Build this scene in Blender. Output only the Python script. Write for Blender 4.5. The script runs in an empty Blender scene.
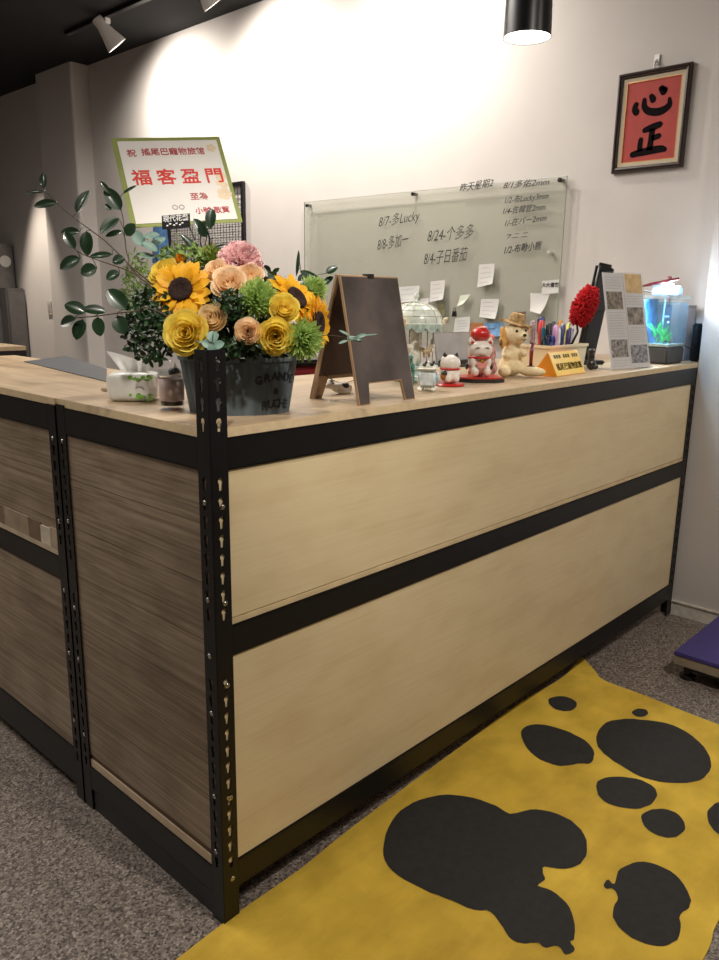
import bpy, bmesh, math, random
from mathutils import Vector, Matrix, Euler, Quaternion
random.seed(7)
PI = math.pi
SC = bpy.context.scene
COL = SC.collection
V = Vector

# ------------------------------------------------------------------ camera
CAM = V((-0.79523, -1.09422, 1.24781))
FW = V((0.7127006, 0.66265989, -0.23008633)).normalized()
RT = V((0.68330232, -0.72999901, 0.01412041)).normalized()
UP = RT.cross(FW).normalized()
FPX = 779.11
cd = bpy.data.cameras.new('camera'); cam = bpy.data.objects.new('camera', cd); COL.objects.link(cam)
cam.matrix_world = Matrix(((RT.x, UP.x, -FW.x, CAM.x), (RT.y, UP.y, -FW.y, CAM.y), (RT.z, UP.z, -FW.z, CAM.z), (0, 0, 0, 1)))
cd.sensor_fit = 'VERTICAL'; cd.sensor_height = 24; cd.lens = FPX * 24 / 960; cd.clip_start = 0.05
SC.camera = cam
SC.view_settings.view_transform = 'Standard'
SC.view_settings.look = 'None'
SC.view_settings.gamma = 1
SC.view_settings.exposure = 0.0

def ray(x, y): return (FW * FPX + RT * (x - 359.5) - UP * (y - 480)).normalized()
def ONZ(x, y, z): d = ray(x, y); return CAM + d * ((z - CAM.z) / d.z)
def ONX(x, y, X): d = ray(x, y); return CAM + d * ((X - CAM.x) / d.x)
def ONY(x, y, Y): d = ray(x, y); return CAM + d * ((Y - CAM.y) / d.y)
def D(x, y, dep): d = ray(x, y); return CAM + d * (dep / d.dot(FW))
ZT = 1.018           # counter top height
XW = 2.40            # main wall plane
def B(x, y): return ONZ(x, y, ZT)

# ------------------------------------------------------------------ materials
def srgb(r, g, b):
    f = lambda c: (c / 255 / 12.92) if c / 255 <= .04045 else ((c / 255 + .055) / 1.055) ** 2.4
    return (f(r), f(g), f(b), 1)
MATS = {}
def mat(name, col, rough=.5, metal=0, **k):
    if name in MATS: return MATS[name]
    m = bpy.data.materials.new(name); m.use_nodes = True
    b = m.node_tree.nodes['Principled BSDF']
    nt = m.node_tree
    b.inputs['Roughness'].default_value = rough
    b.inputs['Metallic'].default_value = metal
    b.inputs['Base Color'].default_value = col
    var = k.get('var', .06)
    if var:
        tc = nt.nodes.new('ShaderNodeTexCoord'); nz = nt.nodes.new('ShaderNodeTexNoise')
        nz.inputs['Scale'].default_value = k.get('scale', 18); nz.inputs['Detail'].default_value = 4
        nt.links.new(tc.outputs['Object'], nz.inputs['Vector'])
        rp = nt.nodes.new('ShaderNodeValToRGB')
        c0 = [max(0, c * (1 - var * 2)) for c in col[:3]] + [1]; c1 = [min(1, c * (1 + var * 2)) for c in col[:3]] + [1]
        rp.color_ramp.elements[0].position = .3; rp.color_ramp.elements[1].position = .7
        rp.color_ramp.elements[0].color = c0; rp.color_ramp.elements[1].color = k.get('col2', c1)
        nt.links.new(nz.outputs['Fac'], rp.inputs['Fac']); nt.links.new(rp.outputs['Color'], b.inputs['Base Color'])
        if k.get('bump'):
            bp = nt.nodes.new('ShaderNodeBump'); bp.inputs['Strength'].default_value = k['bump']; bp.inputs['Distance'].default_value = k.get('bdist', .002)
            nt.links.new(nz.outputs['Fac'], bp.inputs['Height']); nt.links.new(bp.outputs['Normal'], b.inputs['Normal'])
    if 'sss' in k:      # thin petals let light through
        tl_ = nt.nodes.new('ShaderNodeBsdfTranslucent'); mxs = nt.nodes.new('ShaderNodeMixShader'); mxs.inputs[0].default_value = .42
        if b.inputs['Base Color'].links: nt.links.new(b.inputs['Base Color'].links[0].from_socket, tl_.inputs['Color'])
        else: tl_.inputs['Color'].default_value = col
        nt.links.new(b.outputs[0], mxs.inputs[1]); nt.links.new(tl_.outputs[0], mxs.inputs[2]); nt.links.new(mxs.outputs[0], nt.nodes['Material Output'].inputs[0])
    if 'emit' in k: b.inputs['Emission Color'].default_value = k['emit']; b.inputs['Emission Strength'].default_value = k.get('es', 1)
    if 'coat' in k: b.inputs['Coat Weight'].default_value = k['coat']
    if 'trans' in k: b.inputs['Transmission Weight'].default_value = k['trans']
    MATS[name] = m
    return m

def glass_mat(name, tint, gloss=.08, haze=0, hazecol=(1, 1, 1, 1), rough=.02):
    m = bpy.data.materials.new(name); m.use_nodes = True; nt = m.node_tree; nt.nodes.clear()
    out = nt.nodes.new('ShaderNodeOutputMaterial'); tr = nt.nodes.new('ShaderNodeBsdfTransparent'); gl = nt.nodes.new('ShaderNodeBsdfGlossy')
    tr.inputs['Color'].default_value = tint; gl.inputs['Roughness'].default_value = rough
    fr = nt.nodes.new('ShaderNodeFresnel')
    ge = nt.nodes.new('ShaderNodeNewGeometry'); ma = nt.nodes.new('ShaderNodeMath'); ma.operation = 'MULTIPLY_ADD'; ma.inputs[1].default_value = 1 / 1.45 - 1.45; ma.inputs[2].default_value = 1.45
    nt.links.new(ge.outputs['Backfacing'], ma.inputs[0]); nt.links.new(ma.outputs[0], fr.inputs['IOR'])
    mx = nt.nodes.new('ShaderNodeMixShader'); nt.links.new(fr.outputs[0], mx.inputs[0])
    first = tr
    if haze:
        df = nt.nodes.new('ShaderNodeBsdfDiffuse'); df.inputs['Color'].default_value = hazecol
        m2 = nt.nodes.new('ShaderNodeMixShader'); m2.inputs[0].default_value = haze
        nt.links.new(tr.outputs[0], m2.inputs[1]); nt.links.new(df.outputs[0], m2.inputs[2]); first = m2
    nt.links.new(first.outputs[0], mx.inputs[1]); nt.links.new(gl.outputs[0], mx.inputs[2]); nt.links.new(mx.outputs[0], out.inputs[0])
    return m

def plank_mat(name, c1, c2, axes, seam=.25, width=1.2, row=.12, rough=.45, grain=.5, off=(0, 0), blot=.72):
    """planks laid along axes[0], stacked along axes[1]"""
    m = bpy.data.materials.new(name); m.use_nodes = True; nt = m.node_tree; b = nt.nodes['Principled BSDF']; L = nt.links.new
    tc = nt.nodes.new('ShaderNodeTexCoord'); sx = nt.nodes.new('ShaderNodeSeparateXYZ'); L(tc.outputs['Object'], sx.inputs[0])
    cx = nt.nodes.new('ShaderNodeCombineXYZ'); L(sx.outputs[axes[0]], cx.inputs[0]); L(sx.outputs[axes[1]], cx.inputs[1])
    mp = nt.nodes.new('ShaderNodeMapping'); mp.inputs['Location'].default_value = (off[0], off[1], 0); L(cx.outputs[0], mp.inputs[0])
    br = nt.nodes.new('ShaderNodeTexBrick'); L(mp.outputs[0], br.inputs['Vector'])
    br.inputs['Scale'].default_value = 1; br.inputs['Brick Width'].default_value = width; br.inputs['Row Height'].default_value = row
    br.inputs['Mortar Size'].default_value = .0009; br.inputs['Mortar Smooth'].default_value = .1; br.inputs['Bias'].default_value = 0
    br.inputs['Color1'].default_value = c1; br.inputs['Color2'].default_value = c2
    br.inputs['Mortar'].default_value = tuple(c * seam for c in c1[:3]) + (1,)
    # grain: noise stretched along the plank
    mg = nt.nodes.new('ShaderNodeMapping'); mg.inputs['Scale'].default_value = (2.2, 80, 1); L(mp.outputs[0], mg.inputs[0])
    nz = nt.nodes.new('ShaderNodeTexNoise'); nz.inputs['Scale'].default_value = 1.6; nz.inputs['Detail'].default_value = 8; nz.inputs['Roughness'].default_value = .65; nz.inputs['Distortion'].default_value = .6
    L(mg.outputs[0], nz.inputs['Vector'])
    rp = nt.nodes.new('ShaderNodeValToRGB'); rp.color_ramp.elements[0].position = .35; rp.color_ramp.elements[1].position = .62
    v = 1 - grain; rp.color_ramp.elements[0].color = (v, v * .97, v * .93, 1); rp.color_ramp.elements[1].color = (1, 1, 1, 1)
    L(nz.outputs['Fac'], rp.inputs[0])
    mx = nt.nodes.new('ShaderNodeMix'); mx.data_type = 'RGBA'; mx.blend_type = 'MULTIPLY'; mx.inputs[0].default_value = 1
    L(br.outputs['Color'], mx.inputs[6]); L(rp.outputs[0], mx.inputs[7])
    # broad blotches and a few dark knots
    m3 = nt.nodes.new('ShaderNodeMapping'); m3.inputs['Scale'].default_value = (4, 9, 1); L(mp.outputs[0], m3.inputs[0])
    n3 = nt.nodes.new('ShaderNodeTexNoise'); n3.inputs['Scale'].default_value = 1.3; n3.inputs['Detail'].default_value = 3; L(m3.outputs[0], n3.inputs['Vector'])
    r3 = nt.nodes.new('ShaderNodeValToRGB'); r3.color_ramp.elements[0].position = .33; r3.color_ramp.elements[1].position = .55
    r3.color_ramp.elements[0].color = (blot, blot * .965, blot * .93, 1); r3.color_ramp.elements[1].color = (1, 1, 1, 1); L(n3.outputs['Fac'], r3.inputs[0])
    mx2 = nt.nodes.new('ShaderNodeMix'); mx2.data_type = 'RGBA'; mx2.blend_type = 'MULTIPLY'; mx2.inputs[0].default_value = 1
    L(mx.outputs[2], mx2.inputs[6]); L(r3.outputs[0], mx2.inputs[7]); L(mx2.outputs[2], b.inputs['Base Color'])
    b.inputs['Roughness'].default_value = rough
    return m

def floor_mat():
    m = bpy.data.materials.new('speckled_granite'); m.use_nodes = True; nt = m.node_tree; b = nt.nodes['Principled BSDF']; L = nt.links.new
    tc = nt.nodes.new('ShaderNodeTexCoord')
    vo = nt.nodes.new('ShaderNodeTexVoronoi'); vo.inputs['Scale'].default_value = 170; L(tc.outputs['Object'], vo.inputs['Vector'])
    nz = nt.nodes.new('ShaderNodeTexNoise'); nz.inputs['Scale'].default_value = 90; nz.inputs['Detail'].default_value = 5; nz.inputs['Roughness'].default_value = .7; L(tc.outputs['Object'], nz.inputs['Vector'])
    sp = nt.nodes.new('ShaderNodeSeparateColor'); vo.inputs['Scale'].default_value = 225; nz.inputs['Scale'].default_value = 120; L(vo.outputs['Color'], sp.inputs[0])
    ad = nt.nodes.new('ShaderNodeMath'); ad.operation = 'MULTIPLY_ADD'; L(sp.outputs[0], ad.inputs[0]); ad.inputs[1].default_value = .55; 
    sc = nt.nodes.new('ShaderNodeMath'); sc.operation = 'MULTIPLY'; L(nz.outputs['Fac'], sc.inputs[0]); sc.inputs[1].default_value = .5; L(sc.outputs[0], ad.inputs[2])
    rp = nt.nodes.new('ShaderNodeValToRGB'); e = rp.color_ramp.elements
    e[0].position = .25; e[0].color = srgb(52, 46, 43); e[1].position = .9; e[1].color = srgb(196, 186, 174)
    a = e.new(.42); a.color = srgb(104, 93, 86); a = e.new(.6); a.color = srgb(128, 117, 108); a = e.new(.74); a.color = srgb(150, 139, 129)
    L(ad.outputs[0], rp.inputs[0]); L(rp.outputs[0], b.inputs['Base Color'])
    b.inputs['Roughness'].default_value = .42
    return m

WALL = mat('painted_plaster', srgb(197, 191, 186), .75, var=.012, scale=5, bump=.05)
CEIL = mat('black_ceiling_paint', srgb(8, 8, 9), .9, var=.1, scale=3)
STEEL = mat('black_coated_steel', srgb(17, 16, 17), .42, .15, var=.12, scale=30)
CREAM = plank_mat('cream_plywood', srgb(226, 208, 168), srgb(229, 212, 174), (0, 2), seam=.97, width=9, row=9, rough=.38, grain=.05, off=(1, 3), blot=.93)
LAMI = plank_mat('grey_oak_laminate', srgb(158, 139, 116), srgb(178, 160, 137), (1, 2), seam=.3, width=1.2, row=.1145, grain=.5, off=(.62, .075))
TOPX = plank_mat('pale_oak_laminate_along_front', srgb(190, 168, 138), srgb(172, 149, 120), (0, 1), seam=.25, width=.9, row=.13, rough=.4, grain=.28, off=(.2, .03))
TOPY = plank_mat('pale_oak_laminate_along_side', srgb(190, 168, 138), srgb(172, 149, 120), (1, 0), seam=.25, width=.9, row=.13, rough=.4, grain=.28, off=(.6, .03))
PLYEDGE = mat('plywood_edge', srgb(212, 190, 152), .6, var=.04, scale=60)
DARKBOARD = mat('brown_board_edge', srgb(92, 62, 38), .6)
BOLT = mat('zinc_bolt', srgb(190, 188, 182), .25, 1, var=.05)
WHITEPL = mat('white_enamel', srgb(225, 223, 220), .3, var=.01)
BLACKPL = mat('black_plastic', srgb(22, 22, 24), .35, var=.05)
DKGREY = mat('dark_grey_plastic', srgb(66, 66, 70), .4)

# ------------------------------------------------------------------ mesh kit
class MB:
    def __init__(s, xf=None): s.v = []; s.f = []; s.m = []; s.xf = xf or Matrix.Identity(4)
    def add(s, vs, fs, mi=0, xf=None):
        n = len(s.v); M = s.xf @ xf if xf is not None else s.xf
        s.v += [M @ V(v) for v in vs]; s.f += [tuple(i + n for i in f) for f in fs]; s.m += [mi] * len(fs); return s
    def box(s, a, b, mi=0, xf=None):
        x0, y0, z0 = a; x1, y1, z1 = b
        vs = [(x0, y0, z0), (x1, y0, z0), (x1, y1, z0), (x0, y1, z0), (x0, y0, z1), (x1, y0, z1), (x1, y1, z1), (x0, y1, z1)]
        return s.add(vs, [(3, 2, 1, 0), (4, 5, 6, 7), (0, 1, 5, 4), (1, 2, 6, 5), (2, 3, 7, 6), (3, 0, 4, 7)], mi, xf)
    def rbox(s, a, b, r=.004, mi=0, xf=None, seg=2):
        bm = bmesh.new(); bmesh.ops.create_cube(bm, size=1)
        for v in bm.verts: v.co = V(((a[0] + b[0]) / 2 + v.co.x * (b[0] - a[0]), (a[1] + b[1]) / 2 + v.co.y * (b[1] - a[1]), (a[2] + b[2]) / 2 + v.co.z * (b[2] - a[2])))
        bmesh.ops.bevel(bm, geom=bm.edges[:], offset=r, segments=seg, affect='EDGES')
        s.bm(bm, mi, xf); return s
    def bm(s, bm, mi=0, xf=None):
        bm.verts.index_update(); vs = [v.co.copy() for v in bm.verts]; fs = [tuple(v.index for v in f.verts) for f in bm.faces]; bm.free(); return s.add(vs, fs, mi, xf)
    def prism(s, poly, z0, z1, mi=0, xf=None):
        n = len(poly); vs = [(p[0], p[1], z0) for p in poly] + [(p[0], p[1], z1) for p in poly]
        fs = [tuple(range(n - 1, -1, -1)), tuple(range(n, 2 * n))] + [(i, (i + 1) % n, n + (i + 1) % n, n + i) for i in range(n)]
        return s.add(vs, fs, mi, xf)
    def lathe(s, prof, seg=32, mi=0, xf=None, sx=1, sy=1, closed=False):
        vs = []; fs = []
        for r, z in prof:
            for k in range(seg):
                a = 2 * PI * k / seg; vs.append((r * math.cos(a) * sx, r * math.sin(a) * sy, z))
        n = len(prof)
        for i in range(n - 1):
            for k in range(seg):
                k2 = (k + 1) % seg; fs.append((i * seg + k, i * seg + k2, (i + 1) * seg + k2, (i + 1) * seg + k))
        if not closed:
            if prof[0][0] > 1e-6: fs.append(tuple(range(seg - 1, -1, -1)))
            if prof[-1][0] > 1e-6: fs.append(tuple((n - 1) * seg + k for k in range(seg)))
        return s.add(vs, fs, mi, xf)
    def tube(s, pts, r, seg=8, mi=0, xf=None):
        pts = [V(p) for p in pts]; rs = r if isinstance(r, (list, tuple)) else [r] * len(pts)
        vs = []; fs = []; up = V((0, 0, 1)); pn = None
        for i, p in enumerate(pts):
            t = (pts[min(i + 1, len(pts) - 1)] - pts[max(i - 1, 0)]).normalized()
            if pn is None: pn = t.orthogonal().normalized()
            pn = (pn - t * pn.dot(t)).normalized(); bn = t.cross(pn)
            for k in range(seg):
                a = 2 * PI * k / seg; vs.append(p + (pn * math.cos(a) + bn * math.sin(a)) * rs[i])
        for i in range(len(pts) - 1):
            for k in range(seg):
                k2 = (k + 1) % seg; fs.append((i * seg + k, i * seg + k2, (i + 1) * seg + k2, (i + 1) * seg + k))
        fs.append(tuple(range(seg - 1, -1, -1))); fs.append(tuple((len(pts) - 1) * seg + k for k in range(seg)))
        return s.add(vs, fs, mi, xf)
    def ball(s, c, r, mi=0, xf=None, seg=20, rings=12, rot=None):
        r = (r, r, r) if not isinstance(r, (tuple, list)) else r
        M = Matrix.Translation(V(c)) @ (rot.to_4x4() if rot is not None else Matrix.Identity(4)) @ Matrix.Diagonal((r[0], r[1], r[2], 1))
        if xf is not None: M = xf @ M
        prof = [(max(1e-7, math.sin(PI * i / rings)), -math.cos(PI * i / rings)) for i in range(rings + 1)]
        return s.lathe(prof, seg, mi, M)
    def grid(s, fn, nu, nv, mi=0, xf=None, thick=0):
        vs = []; fs = []
        for j in range(nv + 1):
            for i in range(nu + 1): vs.append(V(fn(i / nu, j / nv)))
        for j in range(nv):
            for i in range(nu):
                a = j * (nu + 1) + i; fs.append((a, a + 1, a + nu + 2, a + nu + 1))
        return s.add(vs, fs, mi, xf)
    def build(s, name, mats, parent=None, smooth=False, loc=None, auto=None, label=None):
        me = bpy.data.meshes.new(name)
        vs = s.v
        if loc is not None: vs = [v - V(loc) for v in vs]
        me.from_pydata([tuple(v) for v in vs], [], s.f); me.validate()
        _bm = bmesh.new(); _bm.from_mesh(me)
        for i, f in enumerate(_bm.faces): f.material_index = s.m[i] if i < len(s.m) else 0
        bmesh.ops.recalc_face_normals(_bm, faces=_bm.faces[:]); _bm.to_mesh(me); _bm.free()
        for m in (mats if isinstance(mats, (list, tuple)) else [mats]): me.materials.append(m)
        if smooth:
            me.polygons.foreach_set('use_smooth', [True] * len(me.polygons))
            if auto is not None:
                try: me.set_sharp_from_angle(angle=math.radians(auto))
                except Exception: pass
        o = bpy.data.objects.new(name, me); COL.objects.link(o)
        if loc is not None: o.location = loc
        if parent is not None: o.parent = parent
        if label: o['label'] = label
        me.update()
        return o

def tag(o, label=None, cat=None, group=None, kind=None):
    if label: o['label'] = label
    if cat: o['category'] = cat
    if group: o['group'] = group
    if kind: o['kind'] = kind
    return o
def thing(name, label, cat, M=None, group=None, kind=None):
    o = bpy.data.objects.new(name, None); COL.objects.link(o); o.empty_display_size = .02
    if M is not None:
        if not isinstance(M, Matrix): M = Matrix.Translation(V(M))
        o.matrix_world = M
    return tag(o, label, cat, group, kind)
def struct(name, mb, m, **k):
    o = mb.build(name, m, **k); o['kind'] = 'structure'; return o
def frame(o, x, z=None, y=None):
    """matrix with origin o, X along x and Z along z (orthonormalised)"""
    x = V(x).normalized()
    if z is not None:
        z = V(z); z = (z - x * z.dot(x)).normalized(); y = z.cross(x)
    else:
        y = V(y); y = (y - x * y.dot(x)).normalized(); z = x.cross(y)
    o = V(o)
    return Matrix(((x.x, y.x, z.x, o.x), (x.y, y.y, z.y, o.y), (x.z, y.z, z.z, o.z), (0, 0, 0, 1)))
def facing(o, n, roll=0):
    n = V(n).normalized(); x = V((0, 0, 1)).cross(n)
    if x.length < 1e-3: x = V((1, 0, 0))
    M = frame(o, x, n)
    return M @ Matrix.Rotation(roll, 4, 'Z')
def rz(p, a=0): return Matrix.Translation(V(p)) @ Matrix.Rotation(a, 4, 'Z')

def eval_mesh(o):
    dg = bpy.context.evaluated_depsgraph_get(); dg.update()
    return bpy.data.meshes.new_from_object(o.evaluated_get(dg))
def text(name, s, size, M, m, parent=None, ext=.0003, shear=0, align='CENTER', bold=0, sx=1, label=None):
    """flat lettering lying in M's XY plane"""
    c = bpy.data.curves.new(name, 'FONT'); c.body = s; c.size = size; c.extrude = ext; c.shear = shear; c.align_x = align; c.align_y = 'CENTER'; c.offset = bold; c.resolution_u = 3
    o = bpy.data.objects.new(name, c); COL.objects.link(o)
    me = eval_mesh(o); bpy.data.objects.remove(o); bpy.data.curves.remove(c)
    me.materials.clear(); me.materials.append(m)
    me.transform(Matrix.Diagonal((sx, 1, 1, 1)))
    if parent is not None: L = parent.matrix_world.inverted() @ M
    else: L = M
    me.transform(L)
    o = bpy.data.objects.new(name, me); COL.objects.link(o); o.parent = parent
    if label: o['label'] = label
    return o
def blob(name, balls, m, parent, voxel=.003, smooth=4, label=None):
    mb = MB()
    for b in balls: mb.ball(b[0], b[1], rot=b[2] if len(b) > 2 else None, seg=16, rings=10)
    o = mb.build(name, m, parent)
    md = o.modifiers.new('r', 'REMESH'); md.mode = 'VOXEL'; md.voxel_size = voxel; md.use_smooth_shade = True
    md = o.modifiers.new('s', 'SMOOTH'); md.factor = .6; md.iterations = smooth
    me = eval_mesh(o); old = o.data; o.modifiers.clear(); o.data = me; bpy.data.meshes.remove(old)
    me.polygons.foreach_set('use_smooth', [True] * len(me.polygons))
    if label: o['label'] = label
    return o
def plate_holes(w, h, t, holes):
    """plate in XY (0..w, 0..h), thickness t along Z from 0, with polygonal holes -> (verts, faces)"""
    c = bpy.data.curves.new('p', 'CURVE'); c.dimensions = '2D'; c.fill_mode = 'BOTH'; c.extrude = t / 2
    for poly in [[(0, 0), (w, 0), (w, h), (0, h)]] + holes:
        sp = c.splines.new('POLY'); sp.points.add(len(poly) - 1)
        for i, p in enumerate(poly): sp.points[i].co = (p[0], p[1], 0, 1)
        sp.use_cyclic_u = True
    o = bpy.data.objects.new('p', c); COL.objects.link(o); me = eval_mesh(o)
    vs = [v.co + V((0, 0, t / 2)) for v in me.vertices]; fs = [tuple(p.vertices) for p in me.polygons]
    bpy.data.objects.remove(o); bpy.data.curves.remove(c); bpy.data.meshes.remove(me)
    return vs, fs
def keyhole(cx, cy, s=1):
    pts = []
    for k in range(9):
        a = math.radians(-50 + 280 * k / 8); pts.append((cx + .0052 * s * math.cos(a), cy + .004 * s + .0052 * s * math.sin(a)))
    pts += [(cx - .0028 * s, cy - .0105 * s), (cx + .0028 * s, cy - .0105 * s)]
    return pts

# ------------------------------------------------------------------ room
HC = 2.865
X0, Y0, Y1 = -3.4, -4.0, 8.2
struct('floor', MB().box((X0, Y0, -.05), (XW + .2, Y1, 0)), floor_mat())
struct('ceiling', MB().box((X0, Y0, HC), (XW + .2, Y1, HC + .1)), CEIL)
struct('wall_back', MB().box((XW, 0.0, 0), (XW + .15, 4.66, HC)), WALL)
struct('wall_right', MB().box((2.262, Y0, .062), (XW + .15, 0, HC)), WALL)
bev = MB()
bev.prism([(2.262, 5.21), (2.262, 4.69), (2.266, 4.672), (2.28, 4.662), (2.55, 4.66), (2.55, 5.21)], 0, HC)
struct('wall_column', bev, WALL)
struct('wall_far', MB().box((XW - .02, 5.21, 0), (XW + .15, Y1, HC)), WALL)
struct('wall_end', MB().box((X0, Y1, 0), (XW + .15, Y1 + .1, HC)), WALL)
struct('wall_left', MB().box((X0 - .1, Y0, 0), (X0, Y1, HC)), WALL)
struct('wall_front', MB().box((X0, Y0 - .1, 0), (XW + .15, Y0, HC)), WALL)
BASEB = mat('chipped_white_baseboard', srgb(205, 198, 186), .7, var=.08, scale=40)
struct('baseboard_right', MB().box((2.259, Y0, 0), (XW + .1, -.002, .055)).box((2.252, Y0, .056), (XW + .1, -.002, .062)), BASEB)

# ------------------------------------------------------------------ shelving counter, front unit
PITCH = .0354
def post(parent, x, y, sx, sy, ztop, holes_x=True, holes_y=True, zoff=.0, name='post', bolts_x=(), bolts_y=(), W=.038):
    """L section post with outer corner at (x,y); flanges run sx along X and sy along Y"""
    hs = []
    z = .11 + zoff
    while z < ztop - .02:
        if not (.925 < z < 1.01 or .565 < z < .655): hs.append(keyhole(W * .54, z, 1.22))
        z += PITCH
    vs, fs = plate_holes(W, ztop, .0022, hs if True else [])
    mb = MB()
    # flange in the XZ plane at y
    Mx = Matrix(((sx, 0, 0, x), (0, 0, sy, y), (0, 1, 0, 0), (0, 0, 0, 1)))
    My = Matrix(((0, 0, sx, x), (sy, 0, 0, y), (0, 1, 0, 0), (0, 0, 0, 1)))
    mb.add(vs, fs, 0, Mx); mb.add(vs, fs, 0, My)
    mb.rbox((min(x, x - sx * .001), min(y, y - sy * .001), 0), (max(x + sx * .003, x), max(y + sy * .003, y), ztop), .001)
    p = mb.build(name, STEEL, parent)
    def bolt(M):
        b = MB(M); b.lathe([(1e-6, .0026), (.0028, .0024), (.0042, .0012), (.0045, 0)], 12); b.lathe([(.0055, 0), (.0055, .0008), (.003, .001)], 14)
        b.build('bolt', BOLT, p, smooth=True, auto=50)
    for z in bolts_x: bolt(frame((x + sx * W * .6, y - sy * .0002, z), (sx, 0, 0), (0, -sy, 0)))
    for z in bolts_y: bolt(frame((x - sx * .0002, y + sy * W * .55, z), (0, sy, 0), (-sx, 0, 0)))
    return p
def rail_x(parent, xa, xb, y, z0, z1, s=1, gap_mat=None):
    """rail along X whose outer face is at y; s=+1 means the depth runs toward +Y"""
    mb = MB(); y2 = y + s * .0022; y3 = y + s * .018
    mb.rbox((xa, min(y, y2), z0), (xb, max(y, y2), z1), .0009, seg=1); mb.box((xa, min(y, y3), z0), (xb, max(y, y3), z0 + .002)); mb.box((xa, min(y, y3), z1 - .002), (xb, max(y, y3), z1))
    return mb.build('rail', STEEL, parent)
def rail_y(parent, ya, yb, x, z0, z1, s=1):
    mb = MB(); x2 = x + s * .0022; x3 = x + s * .018
    mb.rbox((min(x, x2), ya, z0), (max(x, x2), yb, z1), .0009, seg=1); mb.box((min(x, x3), ya, z0), (max(x, x3), yb, z0 + .002)); mb.box((min(x, x3), ya, z1 - .002), (max(x, x3), yb, z1))
    return mb.build('rail', STEEL, parent)

L = 2.255; DY = .568
unit = thing('shelving_counter', 'black slotted steel counter unit with cream plywood front panels and a laminate end panel', 'counter')
RT0, RT1 = .942, 1.0
post(unit, 0, 0, 1, 1, 1.155, bolts_x=(.877, .693, .527, .285, .100), bolts_y=(.885, .70, .588, .47, .29, .165), zoff=.031)
post(unit, L, 0, -1, 1, 1.0)
post(unit, 0, DY, 1, -1, 1.006, bolts_y=(.925, .74, .53, .40, .20), zoff=.02)
post(unit, L, DY, -1, -1, 1.0)
e = .0005
for (a, b_) in ((RT0, RT1), (.583, .6425), (.072, .134)):
    rail_x(unit, .038, L - .004, 0.0002, a, b_)
rail_x(unit, .04, L - .04, DY, RT0, RT1, -1)
rail_y(unit, .038, DY - .038, .0002, RT0, RT1)
rail_y(unit, .038, DY - .038, .0002, .058, .120)
MB().box((.004, .04, 0), (.012, DY - .04, .06)).build('kick_plate', STEEL, unit)
MB().rbox((.0045, .004, .657), (L - .018, .016, .941), .001).build('upper_front_panel', CREAM, unit, label='cream plywood upper front panel')
MB().rbox((.0395, .0035, .6435), (L - .018, .017, .6555), .0008).build('panel_batten', mat('batten_wood', srgb(214, 192, 150), .5, var=.06), unit)
MB().rbox((.0045, .004, .135), (L - .018, .016, .582), .001).build('lower_front_panel', CREAM, unit, label='cream plywood lower front panel with faint scuffs')
MB().rbox((.004, .0175, .152), (.016, DY - .006, .941), .001).build('end_panel', LAMI, unit, label='grey brown wood laminate end panel')
MB().box((.006, .0395, .141), (.018, DY - .0395, .1515)).build('board_gap', DARKBOARD, unit)
MB().box((.003, .0395, .121), (.018, DY - .0395, .1405)).build('base_board_edge', mat('pale_board_edge', srgb(206, 186, 158), .6), unit, label='pale edge of the base board')
# inner decks and back so that the unit is a real cupboard
MB().box((.02, .02, .605), (L - .02, DY - .02, .62)).build('shelf', PLYEDGE, unit)
MB().box((.02, .02, .13), (L - .02, DY - .02, .1405)).build('base_board', PLYEDGE, unit)

# ------------------------------------------------------------------ left unit
left = thing('shelving_counter', 'black slotted steel counter unit with grey laminate panels running away at the left edge', 'counter', (0, DY + .004, 0))
lo = left.matrix_world.inverted()
class Off(MB):
    def __init__(s): MB.__init__(s, lo)
YA, YE = DY + .004, 1.80
def lpost(x, y, sx, sy, zt, **k):
    p = post(left, x, y - YA, sx, sy, zt, **k)
lpost(0, YA, 1, 1, 1.003, bolts_y=(.925, .73, .56, .40, .22), zoff=.01)
lpost(0, YE, 1, -1, 1.0); lpost(.45, YE, -1, -1, 1.0); lpost(.45, YA + .03, -1, 1, 1.0)
for (a, b_) in ((RT0, RT1), (.583, .641), (.035, .134)):
    rail_y(left, .038, YE - YA - .038, .0002, a, b_)
rail_y(left, .07, YE - YA - .038, .45, RT0, RT1, -1)
MB().rbox((.004, .0395, .6415), (.016, YE - YA - .04, .941), .001).build('upper_side_panel', LAMI, left, label='grey wood laminate upper side panel')
pz = [('patch_a', .0395, .075, srgb(176, 160, 136)), ('patch_b', .0755, .125, srgb(214, 203, 180)), ('patch_c', .1255, .19, srgb(120, 98, 80)), ('patch_d', .1905, .33, srgb(158, 140, 118)), ('patch_e', .3305, .5, srgb(130, 108, 88))]
mb = MB()
for i, (n_, a, b_, c) in enumerate(pz): mb.box((.001, a, .655), (.0042, b_, .705 if i != 1 else .70), i)
mb.box((.0005, .0395, .6425), (.0042, .8, .6545), 5)
mb.build('inlay_strip', [mat(n_, c, .45, var=.08, scale=30) for n_, a, b_, c in pz] + [mat('batten_light', srgb(196, 180, 152), .5)], left, label='strip of short laminate offcuts')
MB().rbox((.004, .0395, .135), (.016, YE - YA - .04, .582), .001).build('lower_side_panel', LAMI, left, label='grey wood laminate lower side panel')
MB().box((.02, .02, .13), (.43, YE - YA - .02, .1395)).build('base_board', PLYEDGE, left)

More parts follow.
